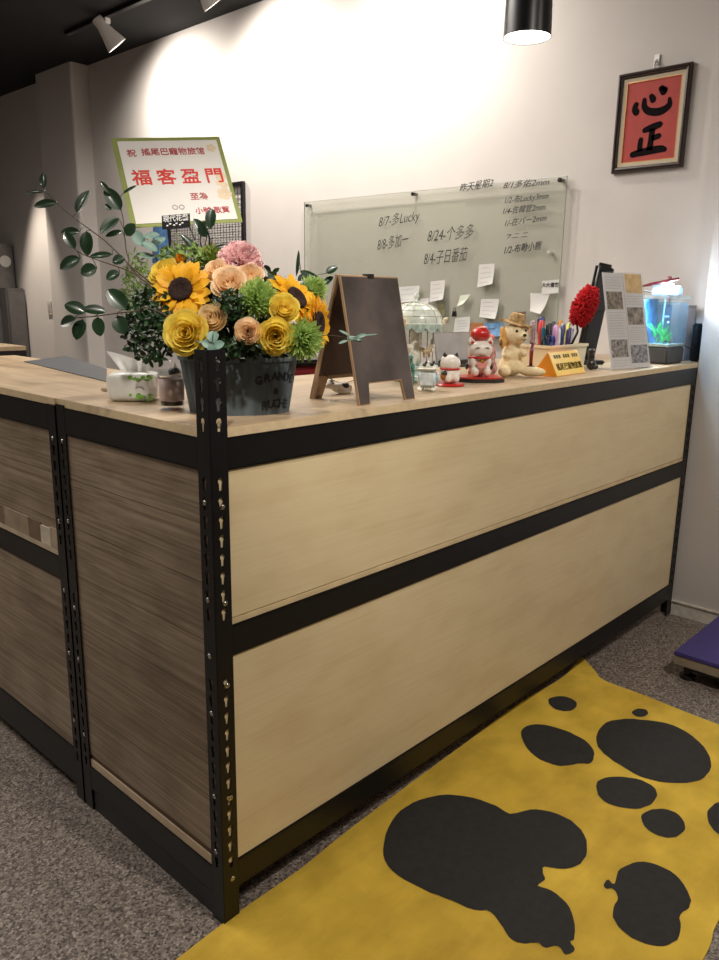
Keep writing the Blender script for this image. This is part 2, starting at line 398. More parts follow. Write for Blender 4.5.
# worktops
def worktop(name, label, x0, y0, x1, y1, m):
    r = MB(); r.rbox((0, 0, 0), (x1 - x0, y1 - y0, .0172), .0006, seg=1)
    # side faces get the plywood edge
    o = r.build(name, [m, PLYEDGE], loc=None); o.location = (x0, y0, 1.0008)
    for p in o.data.polygons:
        if abs(p.normal.z) < .5: p.material_index = 1
    tag(o, label, 'worktop'); return o
LW = [.003]
o = MB()
o.prism([(.0, .0), (.0, .0)] and [(.0025, .0025), (L + .004, .0025), (L + .004, .0035), (XW - .002, .0035), (XW - .002, .60), (.452, .60), (.452, DY), (.0025, DY)], 1.0008, 1.018)
w = o.build('worktop', [TOPX, PLYEDGE]); tag(w, 'pale wood laminate worktop along the front leg under the flower planter', 'worktop')
for p in w.data.polygons:
    if abs(p.normal.z) < .5: p.material_index = 1
worktop('worktop', 'pale wood laminate worktop of the left leg under the grey sheet', .0, DY + .001, .45, 1.80, TOPY)

# third, far unit at the left edge
far = thing('shelving_counter', 'far counter unit with pale top and black steel rim behind the left leg', 'counter', (-.3, 2.26, 0))
f_ = MB(); f_.rbox((0, 0, 1.0), (1.0, .55, 1.018), .001); f_.build('worktop', TOPX, far)
f_ = MB()
for a, b_ in ((RT0, .9995), (.072, .134)):
    for p_, q_ in (((.04, 0), (.96, .018)), ((.04, .532), (.96, .55)), ((0, .04), (.018, .51)), ((.982, .04), (1.0, .51))): MB().box((*p_, a), (*q_, b_)).build('rail', STEEL, far)
for x, y in ((0, 0), (.962, 0), (0, .512), (.962, .512)): MB().box((x, y, 0), (x + .038, y + .038, .9995)).build('post', STEEL, far)
MB().box((.04, .02, .13), (.96, .03, .94)).build('panel', LAMI, far)

# ------------------------------------------------------------------ floor mat
YEL = mat('yellow_coir_mat', srgb(224, 186, 60), .85, var=.10, scale=9, bump=.4, col2=srgb(232, 194, 70))
nt = YEL.node_tree
n2 = nt.nodes.new('ShaderNodeTexNoise'); n2.inputs['Scale'].default_value = 420; n2.inputs['Detail'].default_value = 2
b2 = nt.nodes.new('ShaderNodeBump'); b2.inputs['Strength'].default_value = .35; b2.inputs['Distance'].default_value = .0015
nt.links.new(n2.outputs['Fac'], b2.inputs['Height']); nt.links.new(b2.outputs['Normal'], nt.nodes['Principled BSDF'].inputs['Normal'])
# grimy blotches of wear
n3 = nt.nodes.new('ShaderNodeTexNoise'); n3.inputs['Scale'].default_value = 4.5; n3.inputs['Detail'].default_value = 7; n3.inputs['Roughness'].default_value = .62
r3 = nt.nodes.new('ShaderNodeValToRGB'); r3.color_ramp.elements[0].position = .36; r3.color_ramp.elements[0].color = (.66, .6, .5, 1); r3.color_ramp.elements[1].position = .56; r3.color_ramp.elements[1].color = (1, 1, 1, 1)
mm = nt.nodes.new('ShaderNodeMix'); mm.data_type = 'RGBA'; mm.blend_type = 'MULTIPLY'; mm.inputs[0].default_value = .6
src = nt.nodes['Principled BSDF'].inputs['Base Color'].links[0].from_socket
nt.links.new(n3.outputs['Fac'], r3.inputs[0]); nt.links.new(src, mm.inputs[6]); nt.links.new(r3.outputs[0], mm.inputs[7]); nt.links.new(mm.outputs[2], nt.nodes['Principled BSDF'].inputs['Base Color'])
SPOT = mat('black_mat_print', srgb(40, 38, 36), .85, var=.1, scale=60, bump=.2)
def matz(x, y):
    c = V((1.62, .04)); d = (V((x, y)) - c).length
    z = .0035 + .022 * max(0, 1 - d / .22) ** 2
    z += .004 * max(0, math.sin(x * 7.0)) * max(0, 1 - abs(y - .01) / .12)
    return z
def catmull(pts, n=8, closed=True):
    out = []; N = len(pts)
    rng = range(N) if closed else range(N - 1)
    for i in rng:
        g = lambda k: V(pts[(i + k) % N]) if closed else V(pts[max(0, min(N - 1, i + k))])
        p0, p1, p2, p3 = g(-1), g(0), g(1), g(2)
        for j in range(n):
            t = j / n; out.append(.5 * ((2 * p1) + (-p0 + p2) * t + (2 * p0 - 5 * p1 + 4 * p2 - p3) * t * t + (-p0 + 3 * p1 - 3 * p2 + p3) * t ** 3))
    if not closed: out.append(V(pts[-1]))
    return out
def curve_at(pts, t):
    n = len(pts) - 1; f = t * n; i = min(n - 1, int(f)); return pts[i].lerp(pts[i + 1], f - i)
g2 = lambda x, y: ONZ(x, y, .005).to_2d()
far_e = catmull([(-.40, -.02), (-.25, -.01)] + [tuple(g2(*q)) for q in ((180, 957), (215, 930), (240, 912), (300, 871), (340, 838), (378, 808), (440, 762), (520, 704))] + [(1.45, .035), (1.60, .055)], 6, False)
near_e = catmull([(-.40, -.76), (.1, -.745), (.59, -.735), (.72, -.722), (1.1, -.73), (1.485, -.735)], 10, False)
l_e = [V((-.40, -.02)).lerp(V((-.40, -.76)), t / 10) for t in range(11)]
r_e = catmull([(1.60, .055)] + [tuple(g2(*q)) for q in ((594, 672), (604, 681), (640, 694), (680, 710), (719, 725))] + [(1.497, -.6), (1.485, -.735)], 6, False)
def coons(u, v):
    a = curve_at(far_e, u); b = curve_at(near_e, u); c = curve_at(l_e, v); d = curve_at(r_e, v)
    P = a * (1 - v) + b * v + c * (1 - u) + d * u - (far_e[0] * (1 - u) * (1 - v) + far_e[-1] * u * (1 - v) + near_e[0] * (1 - u) * v + near_e[-1] * u * v)
    return P
mm_ = MB()
mm_.grid(lambda u, v: (*coons(u, v), matz(*coons(u, v)) + .003), 90, 46)
n0 = len(mm_.v)
NU = 91
mm_.grid(lambda u, v: (*coons(u, v), max(.0003, matz(*coons(u, v)) - .0022)), 90, 46)
bd = [i for i in range(NU)] + [j * NU + 90 for j in range(1, 47)] + [46 * NU + i for i in range(89, -1, -1)] + [j * NU for j in range(45, 0, -1)]
for k in range(len(bd)):
    a, b_ = bd[k], bd[(k + 1) % len(bd)]; mm_.f.append((b_, a, a + n0, b_ + n0)); mm_.m.append(0)
SP = [
 [(549, 700), (556, 697), (566, 697), (575, 701), (577, 706), (571, 711), (560, 711), (551, 707)],
 [(521, 733), (527, 727), (540, 725), (557, 728), (575, 735), (589, 744), (594, 754), (591, 763), (578, 764), (560, 766), (541, 760), (527, 748)],
 [(632, 712), (638, 709), (646, 710), (648, 714), (643, 717), (635, 716)],
 [(597, 733), (606, 723), (625, 719), (640, 720), (665, 723), (686, 732), (704, 747), (711, 762), (707, 775), (694, 782), (668, 783), (641, 777), (620, 765), (604, 754), (597, 744)],
 [(596, 787), (600, 780), (614, 777), (636, 779), (652, 786), (657, 796), (650, 805), (635, 809), (614, 806), (601, 799)],
 [(641, 818), (648, 811), (662, 809), (676, 813), (684, 822), (684, 831), (676, 837), (662, 837), (648, 830)],
 [(707, 815), (712, 806), (722, 802), (740, 806), (752, 818), (750, 832), (738, 842), (722, 837), (711, 827)],
 [(383, 850), (388, 828), (401, 811), (420, 800), (447, 795), (472, 798), (496, 806), (510, 814), (530, 810), (550, 812), (571, 821), (584, 835), (587, 852), (580, 864), (565, 869), (545, 867), (543, 873), (545, 880), (538, 886), (552, 891), (566, 903), (573, 918), (575, 938), (570, 942), (575, 950), (566, 955), (558, 946), (546, 948), (538, 943), (526, 944), (513, 941), (503, 928), (491, 912), (474, 910), (452, 901), (431, 893), (405, 880), (388, 866)],
 [(604, 885), (608, 880), (614, 884), (618, 872), (628, 865), (644, 862), (664, 868), (680, 880), (690, 897), (689, 908), (680, 915), (681, 928), (677, 940), (664, 946), (645, 944), (627, 935), (615, 922), (613, 908), (618, 898), (613, 889), (606, 889)],
]
for poly in SP:
    pts = [ONZ(p[0], p[1], .0065).to_2d() for p in poly]; pts = catmull(pts, 3)
    jit = random.Random(len(poly)); pts = [p + V((jit.uniform(-1, 1), jit.uniform(-1, 1))) * .0012 for p in pts]
    bm = bmesh.new(); vs = [bm.verts.new((p.x, p.y, 0)) for p in pts]; f = bm.faces.new(vs)
    if f.normal.z < 0: pass
    bmesh.ops.triangulate(bm, faces=[f])
    for v in bm.verts: v.co.z = matz(v.co.x, v.co.y) + .0042
    bmesh.ops.recalc_face_normals(bm, faces=bm.faces[:]); mm_.bm(bm, 1)
fm = mm_.build('floor_mat', [YEL, SPOT], smooth=True, auto=40)
tag(fm, 'yellow mat with black blotches lying on the floor before the counter', 'floor mat')

# ------------------------------------------------------------------ platform scale
sb = V((1.70, -.225, 0)); 
sM = Matrix.Translation(sb)
sc = thing('platform_scale', 'low platform scale with purple blue top and steel rim by the white pier', 'scale', sM)
dirx = V((1, .02, 0)).normalized()
MB().rbox((0, -.36, .086), (.50, 0, .1), .004).build('platform', mat('purple_blue_enamel', srgb(58, 49, 112), .4, var=.05), sc, label='purple blue platform plate')
MB().rbox((.003, -.357, .056), (.497, -.003, .0855), .002).build('rim', mat('brushed_steel_rim', srgb(178, 172, 164), .35, .7), sc, label='brushed steel rim')
MB().rbox((.03, -.33, .035), (.47, -.03, .0555), .002).build('frame', BLACKPL, sc)
for x, y in ((.045, -.04), (.455, -.04), (.045, -.32), (.455, -.32)):
    b = MB(Matrix.Translation((x, y, 0))); b.lathe([(.022, 0), (.026, .006), (.026, .014), (.014, .02), (.014, .0345)], 20); b.build('foot', BLACKPL, sc, smooth=True, auto=40)

# ------------------------------------------------------------------ wall things
# framed calligraphy
fc = [ONX(*q, XW - .02) for q in ((617.3, 74.8), (691, 61.5), (683, 166), (612, 173.9))]
ya = (fc[0].y + fc[3].y) / 2 + .0; yb = (fc[1].y + fc[2].y) / 2; zt = (fc[0].z + fc[1].z) / 2; zb = (fc[2].z + fc[3].z) / 2
Wf, Hf = ya - yb, zt - zb
FM = Matrix(((0, 0, -1, XW - .002), (-1, 0, 0, (ya + yb) / 2), (0, 1, 0, (zt + zb) / 2), (0, 0, 0, 1)))   # X right, Y up, Z out of the wall
FM = FM @ Matrix.Rotation(0.0, 4, 'Z')
fr = thing('calligraphy_frame', 'dark wooden frame holding red paper with two black brushed characters', 'picture frame', FM)
b = MB(); hw, hh = Wf / 2, Hf / 2; t = .021
def frame_prof(b, hw, hh, prof, mi=0):
    """mitred frame; prof = [(inset, height)...]"""
    vs = []; n = len(prof)
    for ins, z in prof: vs += [(-hw + ins, -hh + ins, z), (hw - ins, -hh + ins, z), (hw - ins, hh - ins, z), (-hw + ins, hh - ins, z)]
    fs = []
    for i in range(n):
        j = (i + 1) % n
        for k in range(4): k2 = (k + 1) % 4; fs.append((i * 4 + k, i * 4 + k2, j * 4 + k2, j * 4 + k))
    b.add(vs, fs, mi); return b
frame_prof(b, hw, hh, [(0, 0), (0, .014), (.004, .022), (.010, .024), (.013, .017), (.018, .016), (.021, .012), (.021, 0)])
b.build('frame', mat('dark_walnut', srgb(44, 27, 22), .35, var=.15, scale=40), fr)
b = MB(); frame_prof(b, hw - .0205, hh - .0205, [(0, .002), (0, .010), (.016, .0085), (.016, .002)]); b.build('mat_border', mat('beige_linen', srgb(188, 174, 150), .8, var=.05, scale=200), fr)
b = MB(); frame_prof(b, hw - .036, hh - .036, [(0, .002), (0, .0092), (.0025, .0092), (.0025, .002)]); b.build('gilt_fillet', mat('gilt', srgb(180, 120, 60), .4, .5), fr)
MB().box((-hw + .036, -hh + .036, .003), (hw - .036, hh - .036, .006)).build('red_paper', mat('red_rice_paper', srgb(164, 58, 50), .7, var=.05, scale=25), fr)
INK = mat('black_ink', srgb(22, 16, 18), .95, var=0)
INK.node_tree.nodes['Principled BSDF'].inputs['Specular IOR Level'].default_value = .1
def brush(name, strokes, M, m, parent, z=0, thick=.0006):
    """brush strokes: each a list of (x, y, half width)"""
    mb = MB(parent.matrix_world.inverted() @ M if parent is not None else M)
    for st in strokes:
        c = catmull([V(p) for p in st], 5, False)
        vs = []; fs = []
        for i, p in enumerate(c):
            a = c[max(0, i - 1)]; d = c[min(len(c) - 1, i + 1)]; t = V((d.x - a.x, d.y - a.y)); 
            if t.length < 1e-9: t = V((1, 0))
            t.normalize(); nn = V((-t.y, t.x)); 
            vs += [(p.x + nn.x * p.z, p.y + nn.y * p.z, z + thick), (p.x - nn.x * p.z, p.y - nn.y * p.z, z + thick)]
            if i: k = 2 * i; fs.append((k - 2, k, k + 1, k - 1))
        for (e_, ii) in ((c[0], 0), (c[-1], len(c) - 1)):
            n0 = len(vs); vs += [(e_.x + e_.z * math.cos(2 * PI * q / 10), e_.y + e_.z * math.sin(2 * PI * q / 10), z + thick * .98) for q in range(10)]; fs.append(tuple(range(n0, n0 + 10)))
        mb.add(vs, fs)
    return mb.build(name, m, parent)
u = .01
xin = [[(-4.6, 2.2, .55), (-4.9, 1.2, .6), (-4.4, .5, .7)], [(-2.6, 3.0, .45), (-2.4, 1.4, .6), (-1.0, .2, .7), (1.6, -.1, .75), (3.6, .9, .6), (3.6, 2.4, .35)], [(-.9, 3.6, .5), (-.4, 2.8, .65)], [(1.2, 5.0, .45), (2.0, 4.2, .7)], [(1.5, 5.2, .4), (2.4, 4.6, .5)]]
zheng = [[(-1.8, -2.2, .55), (.2, -1.7, .7), (1.8, -1.3, .6)], [(.1, -2.0, .6), (.0, -4.5, .6), (-.2, -7.0, .65)], [(.1, -4.3, .55), (1.8, -3.9, .55)], [(-2.6, -4.3, .5), (-2.7, -5.6, .55), (-2.6, -7.0, .55)], [(-4.4, -7.5, .6), (-1.0, -7.1, .75), (2.4, -6.9, .7), (3.6, -7.1, .5)]]
cs = [[(p[0] * u * 1.62 + .008, p[1] * u * 1.62 + (.030 if st in xin else .002), p[2] * u * 1.95) for p in st] for st in xin + zheng]
brush('brushed_characters', cs, FM, INK, fr, z=.0062)
b = MB(); b.tube([(.0 + .009 * math.cos(a), hh + .012 + .014 * math.sin(a), .004) for a in [PI * 2 * k / 16 for k in range(17)]], .002); b.build('hanging_ring', WHITEPL, fr, smooth=True)
HM = Matrix(((0, 0, -1, XW - .002), (-1, 0, 0, (ya + yb) / 2), (0, 1, 0, zt + .028), (0, 0, 0, 1)))
hk = thing('wall_hook', 'small white adhesive hook above the framed red calligraphy', 'hook', HM)
MB().rbox((-.011, -.012, 0), (.011, .024, .004), .0018).build('hook_plate', WHITEPL, hk)
b = MB(); b.tube([(0, .006, .004), (0, -.004, .008), (0, -.010, .013), (0, -.008, .019), (0, 0, .021)], .0028); b.build('hook_arm', WHITEPL, hk, smooth=True)

# glass board
gTL = ONX(304, 202, XW - .03); gTR = ONX(567, 176, XW - .03)
y_l, y_r, z_t = gTL.y, gTR.y, (gTL.z + gTR.z) / 2; z_b = 1.035
GM = Matrix(((0, 0, -1, XW - .027), (-1, 0, 0, y_l), (0, 1, 0, z_b), (0, 0, 0, 1)))
gw, gh = y_l - y_r, z_t - z_b
gb = thing('glass_board', 'wall mounted pale green glass writing board with black marker notes', 'writing board', GM)
GLS = glass_mat('greenish_glass', (.945, .955, .93, 1), haze=.11, hazecol=srgb(196, 198, 184), rough=.05)
MB().rbox((0, 0, -.003), (gw, gh, .003), .0012).build('glass_pane', GLS, gb)
EDG = mat('glass_edge_green', srgb(150, 160, 148), .2, var=0)
b = MB(); frame_prof(b, gw / 2 + .0006, gh / 2 + .0006, [(0, -.0028), (0, .0028), (.0015, .0032), (.0015, -.0032)]); 
for v in b.v: v.x += gw / 2; v.y += gh / 2
b.build('polished_edge', EDG, gb)
for px, py in ((307, 205.5), (413, 194), (560, 180), (549, 253)):
    q = GM.inverted() @ ONX(px, py, XW - .03)
    c = MB(Matrix.Translation((q.x, q.y, 0))); c.lathe([(.008, -.0268), (.008, -.0035)], 18); c.lathe([(.0095, .0033), (.0095, .008), (.007, .010), (1e-6, .0102)], 18)
    c.build('standoff', mat('dark_metal_standoff', srgb(52, 48, 46), .35, .8) if px != 549 else mat('pale_standoff', srgb(200, 198, 190), .3, .5), gb, smooth=True, auto=35)
MARK = mat('black_marker', srgb(38, 36, 38), .5, var=0)
def wtext(s, x0, y0, x1, y1, hpx, shear=.35, name='marker_writing', m=MARK, bold=None):
    bold = (-.0005 if hpx > 11 else .0002) if bold is None else bold
    a = ONX(x0, y0, XW - .03); b_ = ONX(x1, y1, XW - .03)
    c = (a + b_) / 2; k = (ONX(x0, y0, XW - .03) - ONX(x0, y0 + hpx, XW - .03)).length
    M = frame((XW - .0315, c.y, c.z), (0, b_.y - a.y, b_.z - a.z), (-1, 0, 0))
    o = text(name, s, k, M, m, gb, shear=shear, bold=bold)
    xs = [(M.inverted() @ GM @ v.co).x for v in o.data.vertices]; wdt = max(xs) - min(xs); want = (b_ - a).length
    S = gb.matrix_world.inverted() @ M; o.data.transform(S @ Matrix.Diagonal((want / wdt, 1, 1, 1)) @ S.inverted())
    return o
wtext('8/7-多Lucky', 378, 223, 419, 216, 13)
wtext('8/8-多加一', 377, 246, 408, 240, 14)
wtext('8/24-个多多', 427, 237, 473, 232, 15)
wtext('8/4-子日番茄', 423, 260, 467, 255, 15)
wtext('昨天星期2', 459, 189, 493, 183, 9, bold=.0003)
wtext('8/1多佑2mm', 503, 186, 549, 182, 8)
wtext('1/2-布Lucky3mm', 504, 201, 548, 196, 8)
wtext('1/4-佐韓管2mm', 502, 212, 545, 207, 8)
wtext('1/-在パー2mm', 504, 224, 546, 218, 8)
wtext("'7 ㄷ ㄷ".replace('ㄷ', '二'), 506, 237, 527, 235, 6)
wtext('1/2-布勤小熊', 503, 251, 541, 246, 9, bold=.0005)

PAPER = mat('white_note_paper', srgb(198, 196, 192), .8, var=.015)
PAPER2 = mat('grey_white_note_paper', srgb(196, 196, 192), .8, var=.02)
PENLINE = mat('faint_pencil_line', srgb(174, 172, 172), .8, var=0)
def note(quad, label, m=PAPER, curl=.012, lines=4, name='paper_note', cat='note', group='notes stuck on the glass board', z=.0045, lm=PENLINE, x=None):
    """quad: TL,TR,BR,BL pixels on the board plane"""
    P = [ONX(*q, XW - .031) for q in quad]; c = sum(P, V()) / 4; c.x = XW - .0235
    M = Matrix(((0, 0, -1, XW - .0235), (-1, 0, 0, c.y), (0, 1, 0, c.z), (0, 0, 0, 1))); Mi = M.inverted()
    Q = [Mi @ p for p in P]
    r = thing(name, label, cat, M, group)
    def fn(u, v, off=0):
        p = (Q[0].lerp(Q[1], u)).lerp(Q[3].lerp(Q[2], u), v)
        return (p.x, p.y, .0068 + curl * (v ** 2.5) * (.4 + .6 * u) + off)
    b = MB(); b.grid(fn, 8, 8); b.grid(lambda u, v: fn(1 - u, v, -.0005), 8, 8); s = b.build('sheet', m, r, smooth=True)
    if lines:
        b = MB()
        for k in range(lines):
            v0 = .16 + .66 * k / max(1, lines - 1) if lines > 1 else .4
            b.grid(lambda u, v: fn(.14 + u * (.55 + .2 * ((k * 7) % 3) / 2), v0 + v * .035, .0004), 6, 1)
        b.build('pen_lines', lm, r)
    return r
note([(479, 264.5), (494.5, 263.5), (493.5, 284), (477.5, 287.5)], 'white paper note with curled lower corner, highest of the notes on the glass board')
note([(430.5, 281.5), (445, 280), (444, 299.5), (430, 302)], 'small white note right of the carousel dome top')
note([(460, 295.5), (470.5, 294), (464, 304), (457.5, 306.5)], 'small pale green slanted sticky note left of the lower middle notes', mat('pale_green_note', srgb(205, 210, 192), .8, var=.02), lines=1)
note([(481, 299), (499, 299), (497, 319), (480, 317)], 'white note directly under the highest note on the glass board', curl=.018)
note([(455, 318), (470, 316.5), (469.5, 337), (453, 338)], 'grey white note above the big lucky cat, lowest on the board', PAPER2, lines=6)
note([(530, 293), (549.5, 294), (543.5, 314), (531, 311)], 'blank white paper folded to a tapering shape above the pen bin', curl=.03, lines=0)
n7 = note([(542, 281), (559, 279.5), (558.5, 293), (541.5, 294.5)], 'white label with four black characters near the right edge of the glass board', curl=.003, lines=0)
M7 = n7.matrix_world @ Matrix.Translation((0, .008, .0085)); text('characters', '大大書寫', .0215, M7, MARK, n7, bold=.0004)
note([(420, 299), (429, 298), (428.5, 306.5), (420, 308)], 'tiny white slip just above the right of the carousel dome', lines=2)
note([(398.5, 287), (419.5, 285.5), (418.5, 301), (398, 303)], 'pale sheet behind the carousel finial', PAPER2, lines=3)
note([(480.5, 323.5), (502.5, 322), (502, 336), (480, 338)], 'small blue photo card on the board behind the plush dog', mat('blue_photo', srgb(110, 150, 190), .4, var=.25, scale=60), curl=.004, lines=1, name='photo_card', cat='photo', lm=mat('dark_photo_strip', srgb(60, 66, 80), .5))
note([(514, 312), (526, 311.5), (525.5, 318), (513.5, 318.5)], 'tiny brown photo card right of the straw hat', mat('brown_photo', srgb(110, 88, 74), .4, var=.3, scale=90), curl=.003, lines=0, name='photo_card', cat='photo', group=None)
note([(437, 303), (445, 302), (445, 316), (438, 316)], 'small olive green card beside the carousel roof', mat('olive_card', srgb(104, 102, 72), .6, var=.2, scale=60), curl=.003, lines=0, name='card', cat='card', group=None)
cpt = ONX(454.5, 312, XW - .031); CM = Matrix(((0, 0, -1, XW - .0238), (-1, 0, 0, cpt.y), (0, 1, 0, cpt.z), (0, 0, 0, 1)))
cl = thing('bulldog_clip', 'small black clip on the glass board above the lowest note', 'clip', CM)
MB().prism([(-.011, -.022), (.011, -.022), (.007, .004), (-.007, .004)], .0002, .014).build('jaw', BLACKPL, cl)
b = MB(); b.tube([(-.005, .004, .007), (-.006, .016, .007), (0, .022, .007), (.006, .016, .007), (.005, .004, .007)], .0014); b.build('handle', BLACKPL, cl, smooth=True)

# wire grid panel
g0 = ONX(243, 181, XW - .02); g1 = ONX(196, 183, XW - .02); g2_ = ONX(243, 252, XW - .02)
zt_ = g0.z; zb_ = g2_.z - .15; yr, yl = g0.y, g1.y + .35
WM = Matrix(((0, 0, -1, XW - .004), (-1, 0, 0, yl), (0, 1, 0, zb_), (0, 0, 0, 1)))
wg = thing('wire_grid_panel', 'black framed wire grid panel hung on the wall behind the greeting card', 'wire panel', WM)
ww, wh = yl - yr, zt_ - zb_
b = MB()
for a, c in (((0, 0), (ww, .018)), ((0, wh - .018), (ww, wh)), ((0, .018), (.018, wh - .018)), ((ww - .018, .018), (ww, wh - .018))): b.box((a[0], a[1], 0), (c[0], c[1], .02))
b.build('frame', BLACKPL, wg)
b = MB(); k = .03
x = .018 + k
while x < ww - .02: b.tube([(x, .018, .010), (x, wh - .018, .010)], .0016, 6); x += k
y = .018 + k
while y < wh - .02: b.tube([(.018, y, .0125), (ww - .018, y, .0125)], .0016, 6); y += k
b.build('wire_mesh', BLACKPL, wg)
# blue bag and grey disc hung on the grid
pb = ONX(160, 245, XW - .03)
bb = thing('hanging_bag', 'blue cloth bag hanging on the wire grid behind the leaves', 'bag', Matrix(((0, 0, -1, XW - .02), (-1, 0, 0, pb.y), (0, 1, 0, pb.z), (0, 0, 0, 1))))
b = MB(); b.grid(lambda u, v: ((u - .5) * (.17 + .06 * v), (.5 - v) * .24, .006 + .035 * math.sin(PI * u) * (.4 + .6 * v)), 10, 8); b.grid(lambda u, v: ((.5 - u) * (.17 + .06 * v), (.5 - v) * .24, .005), 10, 8)
b.build('bag_body', mat('blue_cloth', srgb(62, 100, 142), .8, var=.15, scale=30), bb, smooth=True)
b = MB(); b.tube([(-.05, .11, .012), (-.03, .16, .012), (.03, .16, .012), (.05, .11, .012)], .004); b.build('handle', mat('blue_cloth', srgb(62, 100, 142)), bb, smooth=True)
pb = ONX(205, 240, XW - .03)
dd = thing('hanging_disc', 'round grey spotted disc with dark rim hanging on the wire grid', 'hanging disc', Matrix(((0, 0, -1, XW - .021), (-1, 0, 0, pb.y), (0, 1, 0, pb.z), (0, 0, 0, 1))))
b = MB(); b.lathe([(1e-6, .010), (.06, .010), (.06, .004), (1e-6, .004)], 30, sx=.75); b.build('disc_face', mat('spotted_grey', srgb(150, 142, 136), .6, var=.3, scale=60), dd)
b = MB(); b.lathe([(.06, .003), (.07, .006), (.07, .014), (.061, .014), (.06, .003)], 30, sx=.75, closed=True); b.build('rim', BLACKPL, dd)

# light switch far away
ps = ONX(50, 308, XW - .022)
sw = thing('light_switch', 'small pale light switch on the far wall beyond the left counter', 'switch', Matrix(((0, 0, -1, XW - .0205), (-1, 0, 0, ps.y), (0, 1, 0, ps.z), (0, 0, 0, 1))))
MB().rbox((-.035, -.058, 0), (.035, .058, .008), .003).build('plate', mat('grey_white_plastic', srgb(184, 176, 168), .4), sw)
MB().rbox((-.018, -.03, .008), (.018, .03, .0105), .001).build('rocker', mat('grey_rocker', srgb(160, 152, 146), .4), sw)

# ------------------------------------------------------------------ far left furniture
fg = thing('refrigerator', 'grey steel refrigerator at the far left edge', 'refrigerator', (1.72, 6.1, 0))
STL = mat('satin_steel', srgb(112, 110, 110), .35, .6)
MB().rbox((0, .03, .04), (.64, .66, 1.66), .01).build('body', mat('grey_side', srgb(92, 90, 90), .5), fg)
MB().rbox((.003, -.02, 1.13), (.637, .028, 1.655), .01).build('upper_door', STL, fg)
MB().rbox((.003, -.02, .06), (.637, .028, 1.115), .01).build('lower_door', STL, fg)
MB().rbox((.04, .06, .0), (.6, .6, .04), .004).build('plinth', BLACKPL, fg)
MB().rbox((.05, -.05, 1.16), (.072, -.02, 1.45), .004).build('handle', BLACKPL, fg)
b = MB(); b.lathe([(.05, -.001), (.05, .002), (1e-6, .002)], 24); 
bo = MB(frame((.56, -.0215, 1.50), (1, 0, 0), (0, -1, 0))); bo.lathe([(.05, 0), (.05, .002), (1e-6, .0025)], 24); bo.build('round_sticker', WHITEPL, fg)
dc = thing('shadow_stand_in', 'dark grey narrow block standing in for the shadow beside the far refrigerator', 'shadow', (2.20, 5.93, 0))  # dark block put where the refrigerator's shadow falls on the wall
MB().rbox((0, 0, .03), (.17, .155, 1.27), .012).build('body', mat('dark_grey_shadow', srgb(70, 67, 66), .7), dc)
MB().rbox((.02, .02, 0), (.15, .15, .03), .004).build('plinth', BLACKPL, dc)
MB().rbox((.01, -.012, .06), (.16, -.001, 1.24), .004).build('shadow_front', mat('dark_grey_shadow_front', srgb(78, 75, 74), .6), dc)

# ------------------------------------------------------------------ lamps
tk = thing('light_track', 'black ceiling track carrying the white spotlights', 'light track', (1.93, 3.0, HC))
MB().rbox((-.017, -1.6, -.022), (.017, 1.05, 0), .002).build('rail', BLACKPL, tk)
LENS = mat('lit_lamp_glass', (1, .93, .82, 1), .3, var=0, emit=(1, .86, .68, 1), es=14)
def track_lamp(P, aim, label, lit=True):
    P = V(P); top = V((P.x, P.y, HC - .022))
    r = thing('track_spotlight', label, 'spotlight', Matrix.Translation(top), 'white track spotlights')
    k = P - top
    b = MB(); b.rbox((-.018, -.03, -.032), (.018, .03, 0), .004); b.lathe([(.008, -.05), (.008, -.03)], 12); b.build('adapter', WHITEPL, r)
    a = (V(aim) - P).normalized(); M = facing(k, a)
    s = M.to_3x3() @ V((1, 0, 0))
    b = MB(); b.tube([V((0, 0, -.045)), k * .5 + s * .03, k + s * .036], .006); b.build('bracket', WHITEPL, r, smooth=True)
    b = MB(M); b.lathe([(1e-6, -.085), (.03, -.082), (.033, -.076), (.033, -.03), (.036, -.02), (.045, .02), (.060, .07), (.066, .095), (.063, .095), (.055, .065), (.03, 0), (1e-6, -.002)], 36); b.build('shade', WHITEPL, r, smooth=True, auto=40)
    b = MB(M); b.lathe([(.034, .012), (.034, .016), (1e-6, .018)], 24); b.build('bulb', LENS, r)
    return r, P, a
lamp1 = ONX(106, 31, 1.93); lamp2 = ONX(203, -14, 1.93); lamp3 = V((1.93, 1.45, 2.72))

tl = []
tl.append(track_lamp(lamp1, (2.40, 3.42, 2.2), 'white bell shaped spotlight hanging left on the dark ceiling'))
tl.append(track_lamp(lamp2, (2.40, 2.45, 2.2), 'white spotlight cut by the top edge of the picture'))
pc = D(527, 38, 2.42)
pr = thing('pendant_lamp', 'black cylinder pendant lamp glowing over the counter', 'pendant lamp', Matrix.Translation(pc))
b = MB(); b.lathe([(.0735, .0), (.0715, .0005), (.069, .10), (.066, .20), (.05, .21), (.012, .215), (1e-6, .215), ], 40); b.lathe([(.0735, 0), (.0725, .0), (.068, .1), (.06, .12)], 40, closed=True)
b = MB(); b.lathe([(.0738, 0), (.0705, .12), (.066, .20), (.05, .21), (.012, .215), (.012, .222), (1e-6, .222), (1e-6, .208), (.048, .205), (.064, .196), (.0685, .12), (.0718, 0)], 40, closed=True); b.f.append(tuple(range(39, -1, -1)) if False else (0, 1, 11 * 40 + 1, 11 * 40)); b.m.append(0)
b.build('shade', BLACKPL, pr, smooth=True, auto=40)
b = MB(); b.lathe([(1e-6, .003), (.0695, .003), (.0695, .012), (1e-6, .012)], 36); b.build('diffuser', mat('pendant_diffuser', (1, .95, .88, 1), .4, var=0, emit=(1, .90, .76, 1), es=22), pr)
b = MB(); b.tube([(0, 0, .22), (0, 0, HC - pc.z - .01)], .003); b.build('cord', BLACKPL, pr)
